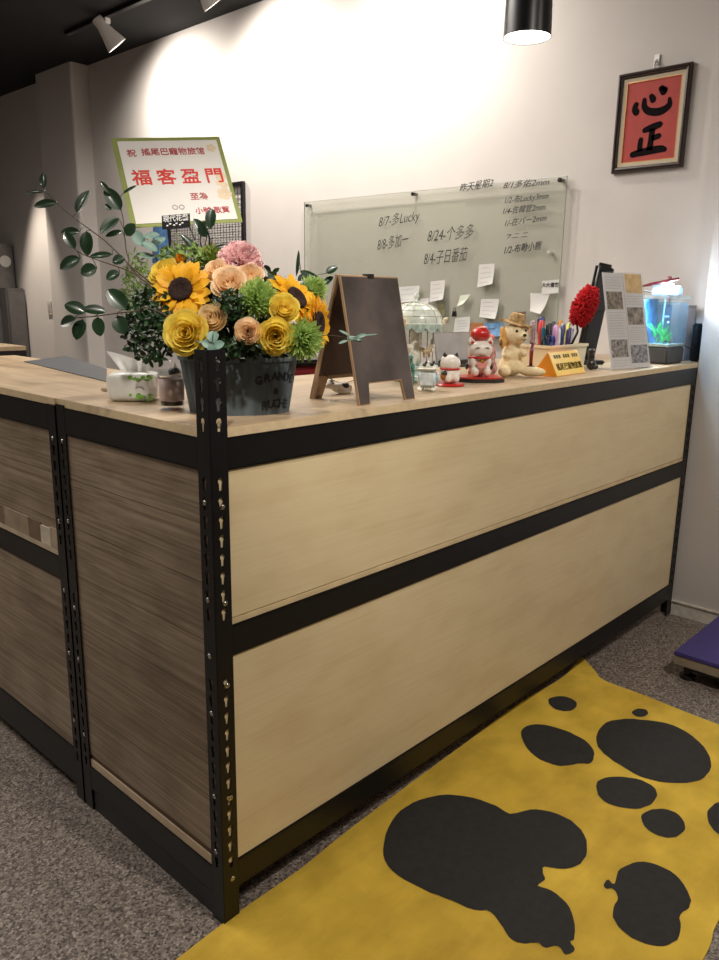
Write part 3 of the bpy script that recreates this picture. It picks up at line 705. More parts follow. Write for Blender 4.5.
b = MB(); b.lathe([(.05, HC - pc.z - .022), (.05, HC - pc.z)], 28); b.build('canopy', BLACKPL, pr)

def spot(name, P, aim, e, ang=60, blend=.8, r=.04, col=(1, .86, .70)):
    l = bpy.data.lights.new(name, 'SPOT'); l.energy = e; l.spot_size = math.radians(ang); l.spot_blend = blend; l.shadow_soft_size = r; l.color = col
    o = bpy.data.objects.new(name, l); COL.objects.link(o); P = V(P); o.location = P
    o.rotation_euler = (V(aim) - P).to_track_quat('-Z', 'Y').to_euler(); return o
def area(name, P, aim, e, sz=.3, col=(1, .86, .70), spread=180):
    l = bpy.data.lights.new(name, 'AREA'); l.energy = e; l.size = sz; l.color = col; l.spread = math.radians(spread)
    o = bpy.data.objects.new(name, l); COL.objects.link(o); P = V(P); o.location = P
    o.rotation_euler = (V(aim) - P).to_track_quat('-Z', 'Y').to_euler(); return o
WARM = (1, .92, .83)
# spotlights on the track
for (r_, P, a), e_ in zip(tl, (72, 72)):
    spot('track_spot_light', P + a * .10, P + a * 2, e_, 165, 1, .03, WARM)
spot('track_spot_light', lamp3, (2.40, 1.45, 2.25), 60, 165, 1, .03, WARM)
spot('pendant_light', pc - V((0, 0, .01)), pc - V((0, 0, 1)), 20, 125, .7, .06, WARM)
# shop ceiling lamps out of frame, on the customers' side, then added spot and fills
spot('overhead_spot', (.25, -1.55, 2.8), (.95, -.1, .35), 145, 100, 1, .06, WARM)
spot('overhead_spot', (1.6, -1.9, 2.8), (1.6, -.1, .3), 42, 100, 1, .06, WARM)
spot('overhead_spot', (-1.2, .3, 2.8), (-.9, .6, 0), 20, 120, 1, .08, WARM)
spot('overhead_spot', (1.98, 5.52, 2.84), (2.16, 5.52, 0), 320, 46, .6, .03, (1, .88, .74))
spot('overhead_spot', (-.75, -.75, 2.82), (.20, .12, 1.26), 140, 25, .9, .05, WARM)  # added spot that brightens the bouquet, no lamp known there
area('room_fill', (-.9, 2.4, 2.8), (-.9, 2.4, 0), 60, 1.5, (1, .93, .85))  # broad unseen fill over the left of the room, no fitting
area('room_fill', (.9, 1.6, 2.8), (1.2, 1.2, 0), 50, 1.0, (1, .93, .85))  # second fill added to brighten the staff side, no fitting
W_ = bpy.data.worlds.new('world'); SC.world = W_; W_.use_nodes = True
W_.node_tree.nodes['Background'].inputs[0].default_value = (.5, .47, .44, 1); W_.node_tree.nodes['Background'].inputs[1].default_value = .03

# ------------------------------------------------------------------ flower planter
PC = V((.185, .150, ZT)); PAX = V((.775, -.632, 0)).normalized()      # long axis across the view
PM = frame(PC, PAX, (0, 0, 1))
PH = .118; A0, B0 = .099, .070; A1, B1 = .118, .086
pt = thing('flower_planter', 'oval blue grey wooden tub with dark stencilled lettering holding the flowers', 'planter', PM)
TUB = mat('blue_grey_wood', srgb(84, 96, 102), .7, var=.16, scale=22)
nt = TUB.node_tree; _n = [n for n in nt.nodes if n.bl_idname == 'ShaderNodeTexNoise'][0]; _m = nt.nodes.new('ShaderNodeMapping'); _m.inputs['Scale'].default_value = (3, 3, .35)
nt.links.new(_n.inputs['Vector'].links[0].from_socket, _m.inputs[0]); nt.links.new(_m.outputs[0], _n.inputs['Vector'])
def tubr(a, z, off=0):
    k = z / PH; return (((A0 + (A1 - A0) * k) + off) * math.cos(a), ((B0 + (B1 - B0) * k) + off) * math.sin(a), z)
NS = 96
def tubring(z, off, groove=True):
    out = []
    for k in range(NS):
        a = 2 * PI * k / NS; g = -.0016 if groove and k % 8 == 0 else 0; out.append(tubr(a, z, off + g))
    return out
def rings(mb, rs, close=True):
    vs = [p for r in rs for p in r]; n = len(rs[0]); fs = []
    for i in range(len(rs) - 1):
        for k in range(n): k2 = (k + 1) % n; fs.append((i * n + k, i * n + k2, (i + 1) * n + k2, (i + 1) * n + k))
    fs.append(tuple(range(n - 1, -1, -1)))
    if close: fs.append(tuple((len(rs) - 1) * n + k for k in range(n)))
    mb.add(vs, fs); return mb
rings(MB(), [tubring(0, 0), tubring(PH * .5, 0), tubring(PH, 0), tubring(PH, -.006, False), tubring(.01, -.006, False)]).build('tub_body', TUB, pt, smooth=True, auto=25)
vs = []
b = MB()
rr = [[tubr(2 * PI * k / NS, z, o_) for k in range(NS)] for z, o_ in ((PH - .014, .0008), (PH - .014, .0035), (PH + .001, .0038), (PH + .001, -.0065), (PH - .004, -.0065))]
n = NS; vsx = [p for r in rr for p in r]; b.add(vsx, [(i * n + k, i * n + (k + 1) % n, (i + 1) * n + (k + 1) % n, (i + 1) * n + k) for i in range(4) for k in range(n)])
b.build('rim_band', mat('blue_grey_rim', srgb(98, 110, 116), .65, var=.1), pt, smooth=True, auto=40)
STEN = mat('stencil_black', srgb(30, 34, 40), .7, var=.1)
def stencil(s, a0, a1, z, size, arch=0):
    for i, ch in enumerate(s):
        t = i / max(1, len(s) - 1) if len(s) > 1 else .5
        a = a0 + (a1 - a0) * t; zz = z + arch * (1 - (2 * t - 1) ** 2)
        p = V(tubr(a, zz, .0006)); p2 = V(tubr(a + .02, zz, .0006)); p3 = V(tubr(a, zz + .01, .0006))
        tx = (p2 - p).normalized(); tz = tx.cross(p3 - p).normalized()
        M = PM @ frame(p, tx, tz)
        text('stencil_letter', ch, size, M, STEN, pt, bold=.0006, ext=.0004, sx=.95)
stencil('GRANDE', -1.22, -.42, .068, .023, .007)
stencil('&', -.84, -.84, .046, .017)
stencil('RUCHE', -1.08, -.50, .018, .023, .003)
# foam
fo = MB(PM.copy())
FOAMM = mat('wet_floral_foam', srgb(34, 58, 34), .95, var=.2, scale=60)
fz = thing('floral_foam', 'dark green floral foam filling the oval tub under the flowers', 'floral foam', PM)
rings(MB(), [[tubr(2 * PI * k / 48, .0115, -.008) for k in range(48)], [tubr(2 * PI * k / 48, PH - .012, -.008) for k in range(48)], [tuple(V(tubr(2 * PI * k / 48, PH + .012, -.03))) for k in range(48)]]).build('foam_block', FOAMM, fz, smooth=True, auto=40)
FT = PM @ V((0, 0, PH - .005))

# ------------------------------------------------------------------ flowers
def petal_pts(L_, W_, cup, tipcurl, nu=4, nv=6, sharp=1.4):
    pass
def petal(mb, M, L_, W_, cup=.2, curl=.2, sharp=.8, mi=0, nu=4, nv=5, base=.25):
    """petal growing along +X of M, cupped toward +Z, curl bends the tip toward -Z (+) or +Z (-)"""
    def fn(u, v):
        w = W_ * (base + (1 - base) * math.sin(min(1, v * 1.25) * PI / 2)) * (1 - max(0, (v - .62) / .38) ** (1 / sharp * 1.6))
        s = (u - .5) * w
        x = L_ * v; z = cup * L_ * (v ** .7) * .6 + (s / max(W_, 1e-6)) ** 2 * W_ * cup * 2 - curl * L_ * v ** 3
        return (x, s, z)
    mb.grid(fn, nu, nv, mi, M)
YP = mat('sunflower_yellow', srgb(252, 190, 22), .55, var=.10, scale=40, col2=srgb(255, 206, 50), sss=.1)
SDK = mat('sunflower_dark_centre', srgb(42, 22, 16), .9, var=.3, scale=200, bump=.8)
GRS = mat('stem_green', srgb(74, 104, 44), .6)
def stem_to(r, M, depth=.0):
    a = V((0, 0, -.004)); e = M.inverted() @ (FT + (M.translation - FT) * .10)
    b = MB(); b.tube([a, a * .6 + e * .35 + V((0, 0, -.008)), e], .0026, 7); b.build('stem', GRS, r, smooth=True)
def sunflower(P, n, R, label, seed, roll=0):
    rd = random.Random(seed); M = facing(P, n, roll); r = thing('sunflower', label, 'sunflower', M, 'sunflowers in the planter')
    b = MB()
    for ring, (cnt, l, w, lift) in enumerate(((17, 1.0, .30, .05), (17, .93, .28, .22), (13, .72, .22, .42))):
        for k in range(cnt):
            a = 2 * PI * (k + ring * .5) / cnt + rd.uniform(-.09, .09)
            Mx = Matrix.Rotation(a, 4, 'Z') @ Matrix.Translation((R * .30, 0, .002 * ring)) @ Matrix.Rotation(-lift - rd.uniform(-.16, .16), 4, 'Y') @ Matrix.Rotation(rd.uniform(-.3, .3), 4, 'X')
            petal(b, Mx, R * .72 * l * rd.uniform(.9, 1.08), R * w * 1.15, .12, rd.uniform(0, .3), 1.1, nu=3, nv=5)
    b.build('petals', YP, r, smooth=True)
    b = MB()
    for k in range(260):
        t = k / 260; rr = R * .36 * math.sqrt(t); a = k * 2.39996
        b.lathe([(.0022, 0), (.0018, .003 + .003 * t), (1e-6, .0042 + .003 * t)], 5, xf=Matrix.Translation((rr * math.cos(a), rr * math.sin(a), .006 + .003 * math.sin(t * PI))))
    b.lathe([(R * .37, -.002), (R * .36, .006), (R * .25, .009), (1e-6, .0075)], 28)
    b.build('seed_disc', SDK, r, smooth=False)
    b = MB()
    for k in range(10): petal(b, Matrix.Rotation(k * .628, 4, 'Z') @ Matrix.Translation((R * .12, 0, -.006)) @ Matrix.Rotation(.1, 4, 'Y'), R * .5, R * .3, .1, .1)
    b.build('sepals', GRS, r, smooth=True)
    stem_to(r, M); return r
def rose(P, n, R, label, m, seed, opened=1.0, cat='rose', group='yellow roses in the planter', roll=0):
    rd = random.Random(seed); M = facing(P, n, roll); r = thing('rose', label, cat, M, group)
    b = MB()
    # nested cupped petals
    layers = [(3, .20, .95, 0), (3, .34, .98, .02), (4, .5, .98, .06), (5, .68, .92, .14), (5, .86, .80, .26 * opened), (6, 1.0, .62, .42 * opened)]
    for li, (cnt, rad, top, flare) in enumerate(layers):
        for k in range(cnt):
            a0 = 2 * PI * k / cnt + li * .9 + rd.uniform(-.15, .15); span = 2 * PI / cnt * 1.35
            rr = R * rad; H = R * 1.05 * top; off = rd.uniform(-.04, .04) * R
            def fn(u, v, a0=a0, span=span, rr=rr, H=H, flare=flare, off=off, li=li):
                a = a0 + (u - .5) * span; edge = 1 - .28 * abs(2 * u - 1) ** 2.2
                q = v * edge
                rad_ = rr * (.30 + .70 * math.sin(min(1, q * 1.15) * PI / 2)) + flare * R * max(0, q - .72) * 2.0 + (u - .5) * R * .10
                z = -R * .55 + (H + R * .25) * q - flare * R * max(0, q - .82) * 1.6 + off
                return (rad_ * math.cos(a), rad_ * math.sin(a), z)
            b.grid(fn, 7, 7)
    b.build('petals', m, r, smooth=True)
    b = MB()
    for k in range(5): petal(b, Matrix.Rotation(k * 1.2566, 4, 'Z') @ Matrix.Translation((R * .1, 0, -R * .58)) @ Matrix.Rotation(-.35, 4, 'Y'), R * .9, R * .35, .2, .2)
    b.lathe([(1e-6, -R * .75), (R * .2, -R * .7), (R * .28, -R * .5), (R * .2, -R * .35)], 12)
    b.build('sepals', GRS, r, smooth=True)
    stem_to(r, M); return r
def mum(P, n, R, label, m, seed, name='chrysanthemum', cat='chrysanthemum', group='green chrysanthemums in the planter', wid=.10, ruffle=0, N=150):
    rd = random.Random(seed); M = facing(P, n); r = thing(name, label, cat, M, group)
    b = MB()
    for k in range(N):
        t = (k + .5) / N; ph = math.acos(1 - 1.25 * t); a = k * 2.39996
        Mx = Matrix.Rotation(a, 4, 'Z') @ Matrix.Rotation(ph - PI / 2, 4, 'Y') 
        Mx = Mx @ Matrix.Translation((R * .25, 0, 0)) @ Matrix.Rotation(rd.uniform(-PI, PI) if ruffle else rd.uniform(-.4, .4), 4, 'X')
        l = R * .78 * rd.uniform(.85, 1.1)
        if ruffle:
            def fn(u, v, l=l, ph_=rd.uniform(0, 6)):
                w = R * .42 * (.25 + .75 * v); s = (u - .5) * w
                return (l * v * (1 - .12 * abs(math.sin(u * 14 + ph_))), s, R * .07 * v * math.sin(u * 16 + ph_))
            b.grid(fn, 7, 3, 0, Mx)
        else: petal(b, Mx, l, R * wid * 1.8, .25, -.25, 1.1, nu=2, nv=4, base=.6)
    b.ball((0, 0, 0), R * .5, seg=14, rings=8)
    b.build('petals', m, r, smooth=True)
    stem_to(r, M); return r
YR = mat('yellow_rose_petal', srgb(255, 226, 108), .5, var=.07, scale=60, sss=.12)
PR = mat('peach_rose_petal', srgb(255, 226, 178), .5, var=.04, scale=60, col2=srgb(255, 234, 206), sss=.12)
PK = mat('pink_carnation_petal', srgb(255, 212, 214), .6, var=.03, scale=60, col2=srgb(255, 224, 222), sss=.1)
GM1 = mat('lime_green_petal', srgb(168, 198, 104), .55, var=.1, scale=60, col2=srgb(190, 216, 130), sss=.08)
toC = -FW
def nrm(r=0, u=0, f=1): return (toC * f + RT * r + UP * u).normalized()
d0 = 1.47
sunflower(D(182, 291, 1.475), nrm(-.12, .18), .062, 'large sunflower facing the camera at the left of the bouquet', 1)
sunflower(D(294, 300, 1.50), nrm(1.0, .62, .75), .060, 'sunflower at the right of the bouquet half hidden behind yellow roses', 2)
sunflower(D(315, 323, 1.52), nrm(1.3, -.05, .42), .058, 'rightmost sunflower turned sideways toward the chalkboard', 3)
YG = 'yellow roses in the planter'
rose(D(187, 333, 1.42), nrm(-.05, -.1), .0355, 'big open yellow rose under the large sunflower', YR, 11)
rose(D(276, 336, 1.42), nrm(.15, -.3), .031, 'yellow rose lowest right, above the tub lettering', YR, 12, .7)
rose(D(284, 309, 1.44), nrm(.25, .2), .026, 'small yellow rose between the green mum and the right sunflower', YR, 13, .7)
rose(D(165, 275, 1.52), nrm(-.5, .5), .030, 'yellow rose behind the upper left of the large sunflower', YR, 14)
rose(D(180, 259, 1.53), nrm(0, .5), .011, 'tiny yellow orange bud above the large sunflower', mat('orange_yellow_bud', srgb(238, 178, 56), .5), 15, .3, group=None)
PG = 'peach roses in the planter'
rose(D(229, 284, 1.46), nrm(0, .2), .029, 'open peach rose right of the large sunflower, under the pink carnation', PR, 21, group=PG)
rose(D(250, 277, 1.49), nrm(.2, .4), .024, 'peach rose peeping out between carnation and upper green mum', PR, 22, group=PG)
rose(D(217, 272, 1.49), nrm(-.2, .5), .023, 'pale peach rose at the upper right of the large sunflower', PR, 23, group=PG)
rose(D(248, 331, 1.41), nrm(.05, -.1), .0235, 'round peach rose bud low in the middle of the bouquet', PR, 24, .25, group=PG)
rose(D(213, 319, 1.43), nrm(-.15, .15), .027, 'half closed greenish peach rose above the round eucalyptus leaf', mat('greenish_peach_petal', srgb(240, 216, 168), .5, var=.08, sss=.1), 25, .5, group=PG)
mum(D(240, 265, 1.53), nrm(.05, .55), .046, 'frilly pink carnation at the top of the bouquet', PK, 31, 'carnation', 'carnation', None, ruffle=1, N=130)
mum(D(257, 300, 1.455), nrm(.15, .1), .040, 'green chrysanthemum in the middle of the bouquet', GM1, 41)
mum(D(302, 339, 1.44), nrm(.5, -.35), .040, 'green chrysanthemum at the lower right beside the tub rim', GM1, 42)
mum(D(312, 291, 1.60), nrm(.6, .5, .5), .032, 'green chrysanthemum behind the right sunflowers', GM1, 43)
mum(D(212, 262, 1.56), nrm(0, .6), .034, 'pale green bloom behind the peach roses by the carnation', mat('pale_green_petal', srgb(150, 168, 78), .6, var=.1), 44, group=None, N=110)

# leaves and sprigs
LF = mat('dark_glossy_leaf', srgb(29, 52, 31), .3, var=.18, scale=30, coat=.3)
LF2 = mat('deep_green_small_leaf', srgb(30, 56, 28), .4, var=.25, scale=40)
LF3 = mat('light_green_filler', srgb(104, 130, 60), .55, var=.2, scale=50)
LF4 = mat('grey_green_eucalyptus', srgb(110, 140, 128), .5, var=.12, scale=40)
TWIG = mat('brown_twig', srgb(76, 60, 44), .6)
def leaf(mb, P, dirv, nv, L_, W_, bend=.12):
    M = frame(P, dirv, nv)
    def fn(u, v):
        w = W_ * (math.sin(PI * min(1, v ** .9)) ** .6) * .5
        s = (2 * u - 1); return (L_ * v, s * w, abs(s) * w * .28 - bend * L_ * (v - .5) ** 2 + bend * L_ * .25)
    mb.grid(fn, 4, 8, 0, M)
def px_branch(name, label, stem, leaves, dep, m=LF, cat='leafy branch', r0=.0016, group=None, endz=None, petiole=True):
    """stem: [(px,py,depth offset)], leaves: (cx,cy,len,wid,angle deg in picture, tilt)"""
    base = FT if endz is None else endz
    pts = [D(x, y, dep + o_) for x, y, o_ in stem] + [base]
    pts = [V(p) for p in catmull([tuple(p) for p in pts], 5, False)]
    root = thing(name, label, cat, Matrix.Translation(base), group); Mi = root.matrix_world.inverted()
    b = MB(Mi); n = len(pts); b.tube(pts, [r0 * (.5 + .6 * i / n) for i in range(n)], 6); b.build('stem', TWIG, root, smooth=True)
    b = MB(Mi); rd = random.Random(len(leaves) * 7 + int(stem[0][0]))
    for cx, cy, ln, wd, an, tilt in leaves:
        a = math.radians(an); k = dep / FPX; c = D(cx, cy, dep + rd.uniform(-.015, .015))
        q = min(pts, key=lambda p: (p - c).length)
        dv = RT * math.cos(a) + UP * math.sin(a)
        if (q - (c + dv)).length < (q - (c - dv)).length: dv = -dv
        dv = (dv + toC * rd.uniform(-.25, .25)).normalized()
        nv = (toC + RT * tilt + UP * (.25 + rd.uniform(-.2, .3))).normalized()
        P = c - dv * ln * k * .5
        leaf(b, P, dv, nv, ln * k, wd * k)
        if petiole: b.tube([q, (q + P) / 2 + UP * .002, P], .0007, 5)
    b.build('foliage', m, root, smooth=True); return root
T = lambda cx, cy: (20 + cx / 3.096, 120 + cy / 3.096)
def LV(cx, cy, ln, wd, an, t=0): x, y = T(cx, cy); return (x, y, ln / 3.096, wd / 3.096, an, t)
def ST(cx, cy, o_=0): x, y = T(cx, cy); return (x, y, o_)
px_branch('leafy_branch', 'longest leafy branch arching to the upper left of the bouquet', [ST(80, 222, .02), ST(140, 280, .02), ST(200, 327, .01), ST(260, 372), ST(320, 428), ST(375, 480)],
    [LV(73, 187, 52, 24, 95), LV(45, 224, 62, 15, 4, .5), LV(78, 262, 78, 30, 5), LV(195, 253, 84, 38, 66), LV(155, 347, 62, 28, 0, .6), LV(208, 383, 78, 42, 92), LV(305, 435, 40, 36, 20), LV(250, 420, 74, 22, 5, .5)], 1.47)
px_branch('leafy_branch', 'short leafy branch with round leaves below the long arching branch', [ST(168, 400, .01), ST(200, 418), ST(260, 440), ST(330, 465), ST(385, 500)],
    [LV(154, 372, 62, 32, 122), LV(155, 445, 72, 44, 30), LV(213, 467, 54, 44, 20), LV(288, 483, 48, 36, 30)], 1.46)
px_branch('leafy_branch', 'upright leafy branch before the left edge of the greeting card', [ST(298, 225, .03), ST(318, 300, .02), ST(325, 370, .02), ST(335, 425, .01), ST(375, 490)],
    [LV(277, 328, 76, 44, 48), LV(290, 352, 56, 18, 15, .6), LV(288, 245, 84, 46, 125), LV(262, 207, 44, 18, 130), LV(343, 340, 46, 38, 50), LV(272, 270, 26, 18, 150), LV(340, 215, 50, 10, 30, .7)], 1.49)
px_branch('leafy_branch', 'low horizontal leafy branch pointing left above the tissue pack', [ST(165, 612, .0), ST(230, 608), ST(300, 598), ST(365, 592), ST(420, 590)],
    [LV(300, 555, 84, 54, 135), LV(170, 584, 68, 46, 160), LV(230, 590, 74, 36, 176), LV(149, 625, 56, 38, 20), LV(185, 650, 68, 44, 72), LV(245, 640, 60, 40, 95), LV(312, 635, 62, 50, 110)], 1.42)
px_branch('leafy_branch', 'small leafy twig rising before the bottom right of the greeting card', [(210, 212, .03), (207, 235, .03), (205, 255, .03), (215, 280, .03)],
    [(211, 219, 21, 11, 85, 0), (200, 228, 22, 11, 125, 0), (190, 244, 26, 8, 135, 0), (204, 226, 12, 8, 50, 0), (222, 247, 14, 5, 10, .5)], 1.54)
px_branch('leafy_branch', 'leafy twig with greyish leaves at the left behind the large sunflower', [(150, 243, .02), (155, 256, .02), (168, 275, .02)],
    [(150, 247, 17, 9, 150, .3), (158, 242, 18, 8, 30, .3), (145, 256, 20, 7, 170, .2), (164, 253, 16, 8, 60, 0), (138, 238, 18, 12, 120, 0), (152, 236, 16, 8, 10, .4)], 1.54, m=LF4)
px_branch('leafy_branch', 'leafy twig behind the sunflowers beside the chalkboard top', [(299, 258, .03), (303, 285, .03), (306, 310, .02), (290, 330, 0)],
    [(297.5, 263, 26, 4, 84, .5), (310, 275, 22, 6, 155, 0), (303, 279, 12, 11, 20, 0), (332, 270, 13, 9, 30, 0), (328, 281, 15, 7, 45, 0), (314, 288, 15, 10, 120, 0), (306, 287, 14, 7, 160, 0)], 1.62)
px_branch('eucalyptus_sprig', 'thin pale sprig reaching right across the chalkboard', [(379, 335, .0), (365, 336, .0), (350, 338, .0), (336, 336, .02), (320, 336, .04), (300, 345, 0)],
    [(352, 338.5, 12, 5, 0, 0), (361, 336, 12, 4, 15, .3), (357, 340, 11, 4, -15, 0), (344, 333, 12, 3, 150, .4), (343, 342, 10, 3, 20, .2), (371, 335, 14, 1.6, 4, 0)], 1.475, m=LF4, r0=.0009)
px_branch('eucalyptus_sprig', 'short sprig of round grey green leaves in front of the slotted post top', [(213, 334, .0), (212, 345, 0), (215, 352, .02)],
    [(213, 337, 13, 12, 90, 0), (207, 344, 12, 9, 160, 0), (219, 345, 12, 9, 20, 0), (212, 350, 12, 9, 90, 0)], 1.40, m=LF4)
def filler(label, cx, cy, rx, ry, dep, n, sz, m, seed, name='foliage_clump', cat='foliage', flat=.5, kind=None):
    rd = random.Random(seed); base = FT; root = thing(name, label, cat, Matrix.Translation(base)); Mi = root.matrix_world.inverted(); k = dep / FPX
    C0 = D(cx, cy, dep); b = MB(Mi); s = MB(Mi)
    axes = []
    for i in range(7):
        a = rd.uniform(0, 2 * PI); q = C0 + RT * math.cos(a) * rx * k * .6 + UP * math.sin(a) * ry * k * .6 + FW * rd.uniform(-.02, .03); axes.append(q)
        s.tube([q, (q + C0) / 2 + FW * .01, base + (C0 - base) * .2], .0011, 5)
    for i in range(n):
        a = rd.uniform(0, 2 * PI); t = math.sqrt(rd.random()); q = C0 + RT * math.cos(a) * t * rx * k + UP * math.sin(a) * t * ry * k + FW * (rd.uniform(-.03, .03) - .02 * (1 - t))
        dv = V((rd.gauss(0, 1), rd.gauss(0, 1), rd.gauss(0, 1) + .3)).normalized(); nv = (toC + V((rd.gauss(0, .5), rd.gauss(0, .5), rd.gauss(0, .5)))).normalized()
        if abs(dv.dot(nv)) > .9: continue
        leaf(b, q, dv, nv, sz * rd.uniform(.7, 1.3), sz * flat * rd.uniform(.8, 1.2))
    s.build('stems', GRS, root, smooth=True); b.build('foliage', m, root, smooth=True); return root
filler('dense dark green small leaves at the lower left of the bouquet', 152, 328, 27, 36, 1.47, 620, .014, LF2, 5)
filler('light green fine foliage at the left behind the large sunflower', 138, 288, 14, 32, 1.53, 420, .012, LF3, 6, flat=.25)
filler('dark green textured filler between the mum and the peach bud', 232, 308, 17, 15, 1.455, 420, .009, LF2, 7, flat=.7)
filler('light yellow green foliage along the top behind the large sunflower', 190, 258, 28, 11, 1.56, 360, .012, LF3, 8, flat=.45)
filler('dark green leaves tucked between the low flowers and tub rim', 235, 350, 58, 9, 1.45, 520, .013, LF2, 9)
filler('dark leaves filling the middle behind the peach roses', 235, 305, 60, 40, 1.54, 700, .020, LF2, 10)

# greeting card
k = 1.62 / FPX
TLp = D(111, 138, 1.62); TRp = D(219.5, 136.5, 1.62 + .08); BLp = D(131, 228, 1.62 - .06)
ex = (TRp - TLp); ey = (TLp - BLp)
Wc, Hc_ = ex.length, ey.length
cM = frame((TLp + TRp + BLp + BLp + ex) / 4, ex, ex.cross(ey))
gc = thing('greeting_card', 'white and green congratulation card with red characters standing above the bouquet', 'greeting card', cM)
GREENC = mat('olive_green_card', srgb(142, 152, 84), .7, var=.04)
MB().rbox((-Wc / 2, -Hc_ / 2, -.0012), (Wc / 2, Hc_ / 2, .0), .0005).build('green_backing', GREENC, gc)
MB().box((-Wc / 2 + .011, -Hc_ / 2 + .008, .0002), (Wc / 2 - .009, Hc_ / 2 - .010, .0012)).build('white_sheet', mat('white_card', srgb(232, 228, 222), .6, var=.015), gc)
RED = mat('red_print', srgb(214, 62, 52), .6, var=0); GREYP = mat('grey_print', srgb(170, 160, 158), .6, var=0); GOLDP = mat('pale_gold_print', srgb(226, 206, 176), .6, var=.05)
cz = .0016
def ctext(s, x, y, size, m=RED, bold=.0003, sx=1): text('printed_text', s, size, cM @ Matrix.Translation((x * Wc / 2, y * Hc_ / 2, cz)), m, gc, bold=bold, sx=sx)
ctext('祝', -.70, .62, .0195, mat('dull_red_print', srgb(182, 80, 82), .6, var=0)); ctext('搖尾巴寵物旅館', .06, .64, .0195, mat('dull_red_print', (0, 0, 0, 1)), sx=.98)
for i, ch in enumerate('福客盈門'): ctext(ch, -.62 + i * .44, .05, .041, RED, .0007)
ctext('至為', .32, -.40, .019, mat('dull_red_print', (0, 0, 0, 1))); ctext('小號 敬賀', .50, -.72, .017, mat('dull_red_print', (0, 0, 0, 1))); ctext('○○', -.10, -.62, .015, GREYP)
for i, (x, y, rr) in enumerate(((.84, .72, .012), (.88, .05, .014), (.86, -.35, .018), (.9, -.15, .010), (.80, -.1, .008))):
    b = MB()
    for q in range(5): a = q * 1.2566; b.ball((x * Wc / 2 * .93 + rr * .5 * math.cos(a), y * Hc_ / 2 + rr * .5 * math.sin(a), .0013), (rr * .42, rr * .42, .0003), seg=10, rings=4)
    b.build('printed_flower', GOLDP, gc)
b = MB(cM.inverted()); p0 = cM @ V((0, -Hc_ / 2 + .02, -.0028)); b.tube([p0 + (cM.to_3x3() @ V((0, 1, 0))) * .03, p0, FT], .0016, 6); b.build('card_stick', BLACKPL, gc, smooth=True)
# black tag
tp = D(176, 221.5, 1.555); tM = facing(tp, toC + RT * -.1, math.radians(5)); kk = 1.555 / FPX
tg = thing('shop_tag', 'small black tag with white characters at the bottom of the greeting card', 'tag', tM)
MB().rbox((-14.5 * kk, -7 * kk, -.001), (14.5 * kk, 7 * kk, .0005), .0004).build('tag_plate', mat('tag_black', srgb(20, 20, 22), .35, var=0), tg)
WPR = mat('white_print', srgb(235, 235, 232), .5, var=0)
text('printed_text', '現代花藝', 7 * kk, tM @ Matrix.Translation((0, .0055, .001)), WPR, tg, bold=.0002, sx=.95)
b = MB()
for i, x in enumerate((-.018, -.012, -.004, .001, .008, .013)): b.ball((x, -.007 + .003 * (i % 2), .0007), (.0026, .0016, .0004), seg=8, rings=4)
b.build('printed_flourish', WPR, tg)
b = MB(tM.inverted()); b.tube([tp + V((0, 0, -.01)) + FW * .002, tp - V((0, 0, .05)) + FW * .01, FT], .0012, 6); b.build('tag_stick', GRS, tg, smooth=True)

# ------------------------------------------------------------------ chalkboard
ab = thing('chalkboard_easel', 'small wooden framed A-shaped chalkboard standing right of the bouquet', 'chalkboard', (.418, .037, ZT))
BIRCH = mat('birch_wood', srgb(150, 122, 92), .55, var=.1, scale=25); SLATE = mat('blank_chalkboard', srgb(84, 76, 73), .24, var=.25, scale=6)
def panel(sgn, name, mfront, x1, ytop, ybot):
    H = math.hypot(ybot - ytop, .272); ang = math.atan2(ytop - ybot, .272)
    M = Matrix.Translation((0, ybot, 0)) @ Matrix.Rotation(-ang, 4, 'X')
    b = MB(M)
    b.prism([(0, 0), (.034, 0), (.040, .046), (x1 - .040, .046), (x1 - .034, 0), (x1, 0), (x1, H), (0, H)], 0, .006, xf=Matrix(((1, 0, 0, 0), (0, 0, 1, 0), (0, 1, 0, 0), (0, 0, 0, 1))))
    o = b.build(name, BIRCH, ab); return M, H
M1, H1 = panel(1, 'front_board', None, .188, .062, 0)
b = MB(M1); b.prism([(.003, .003), (.032, .003), (.038, .049), (.150, .049), (.156, .003), (.185, .003), (.185, H1 - .003), (.003, H1 - .003)], -.0012, .0006, xf=Matrix(((1, 0, 0, 0), (0, 0, 1, 0), (0, 1, 0, 0), (0, 0, 0, 1))))
b.build('slate_face', SLATE, ab, label='dark blank slate face')
M2, H2 = panel(-1, 'rear_board', None, .188, .070, .150)
b = MB(M2); b.box((.008, .006, .055), (.180, .0072, H2 - .01)); b.build('rear_slate', mat('brown_back_board', srgb(70, 50, 40), .5), ab)
b = MB(M2); b.box((.008, -.0012, .055), (.180, -.0001, H2 - .01)); b.build('rear_inner_face', mat('brown_back_board', srgb(70, 50, 40), .5), ab)
for x in (.094,):
    b = MB(); b.box((x - .009, .058, .268), (x + .009, .076, .2765)); b.build('hinge', BOLT if False else mat('dark_hinge', srgb(60, 54, 48), .4, .6), ab)
b = MB(); b.tube([(.02, .012, .062)] + [(.02, .012 + .13 * t, .062 - .02 * math.sin(PI * t)) for t in (.2, .4, .6, .8)] + [(.02, .135, .062)], .0012, 6); b.build('stay_chain', BOLT, ab, smooth=True)

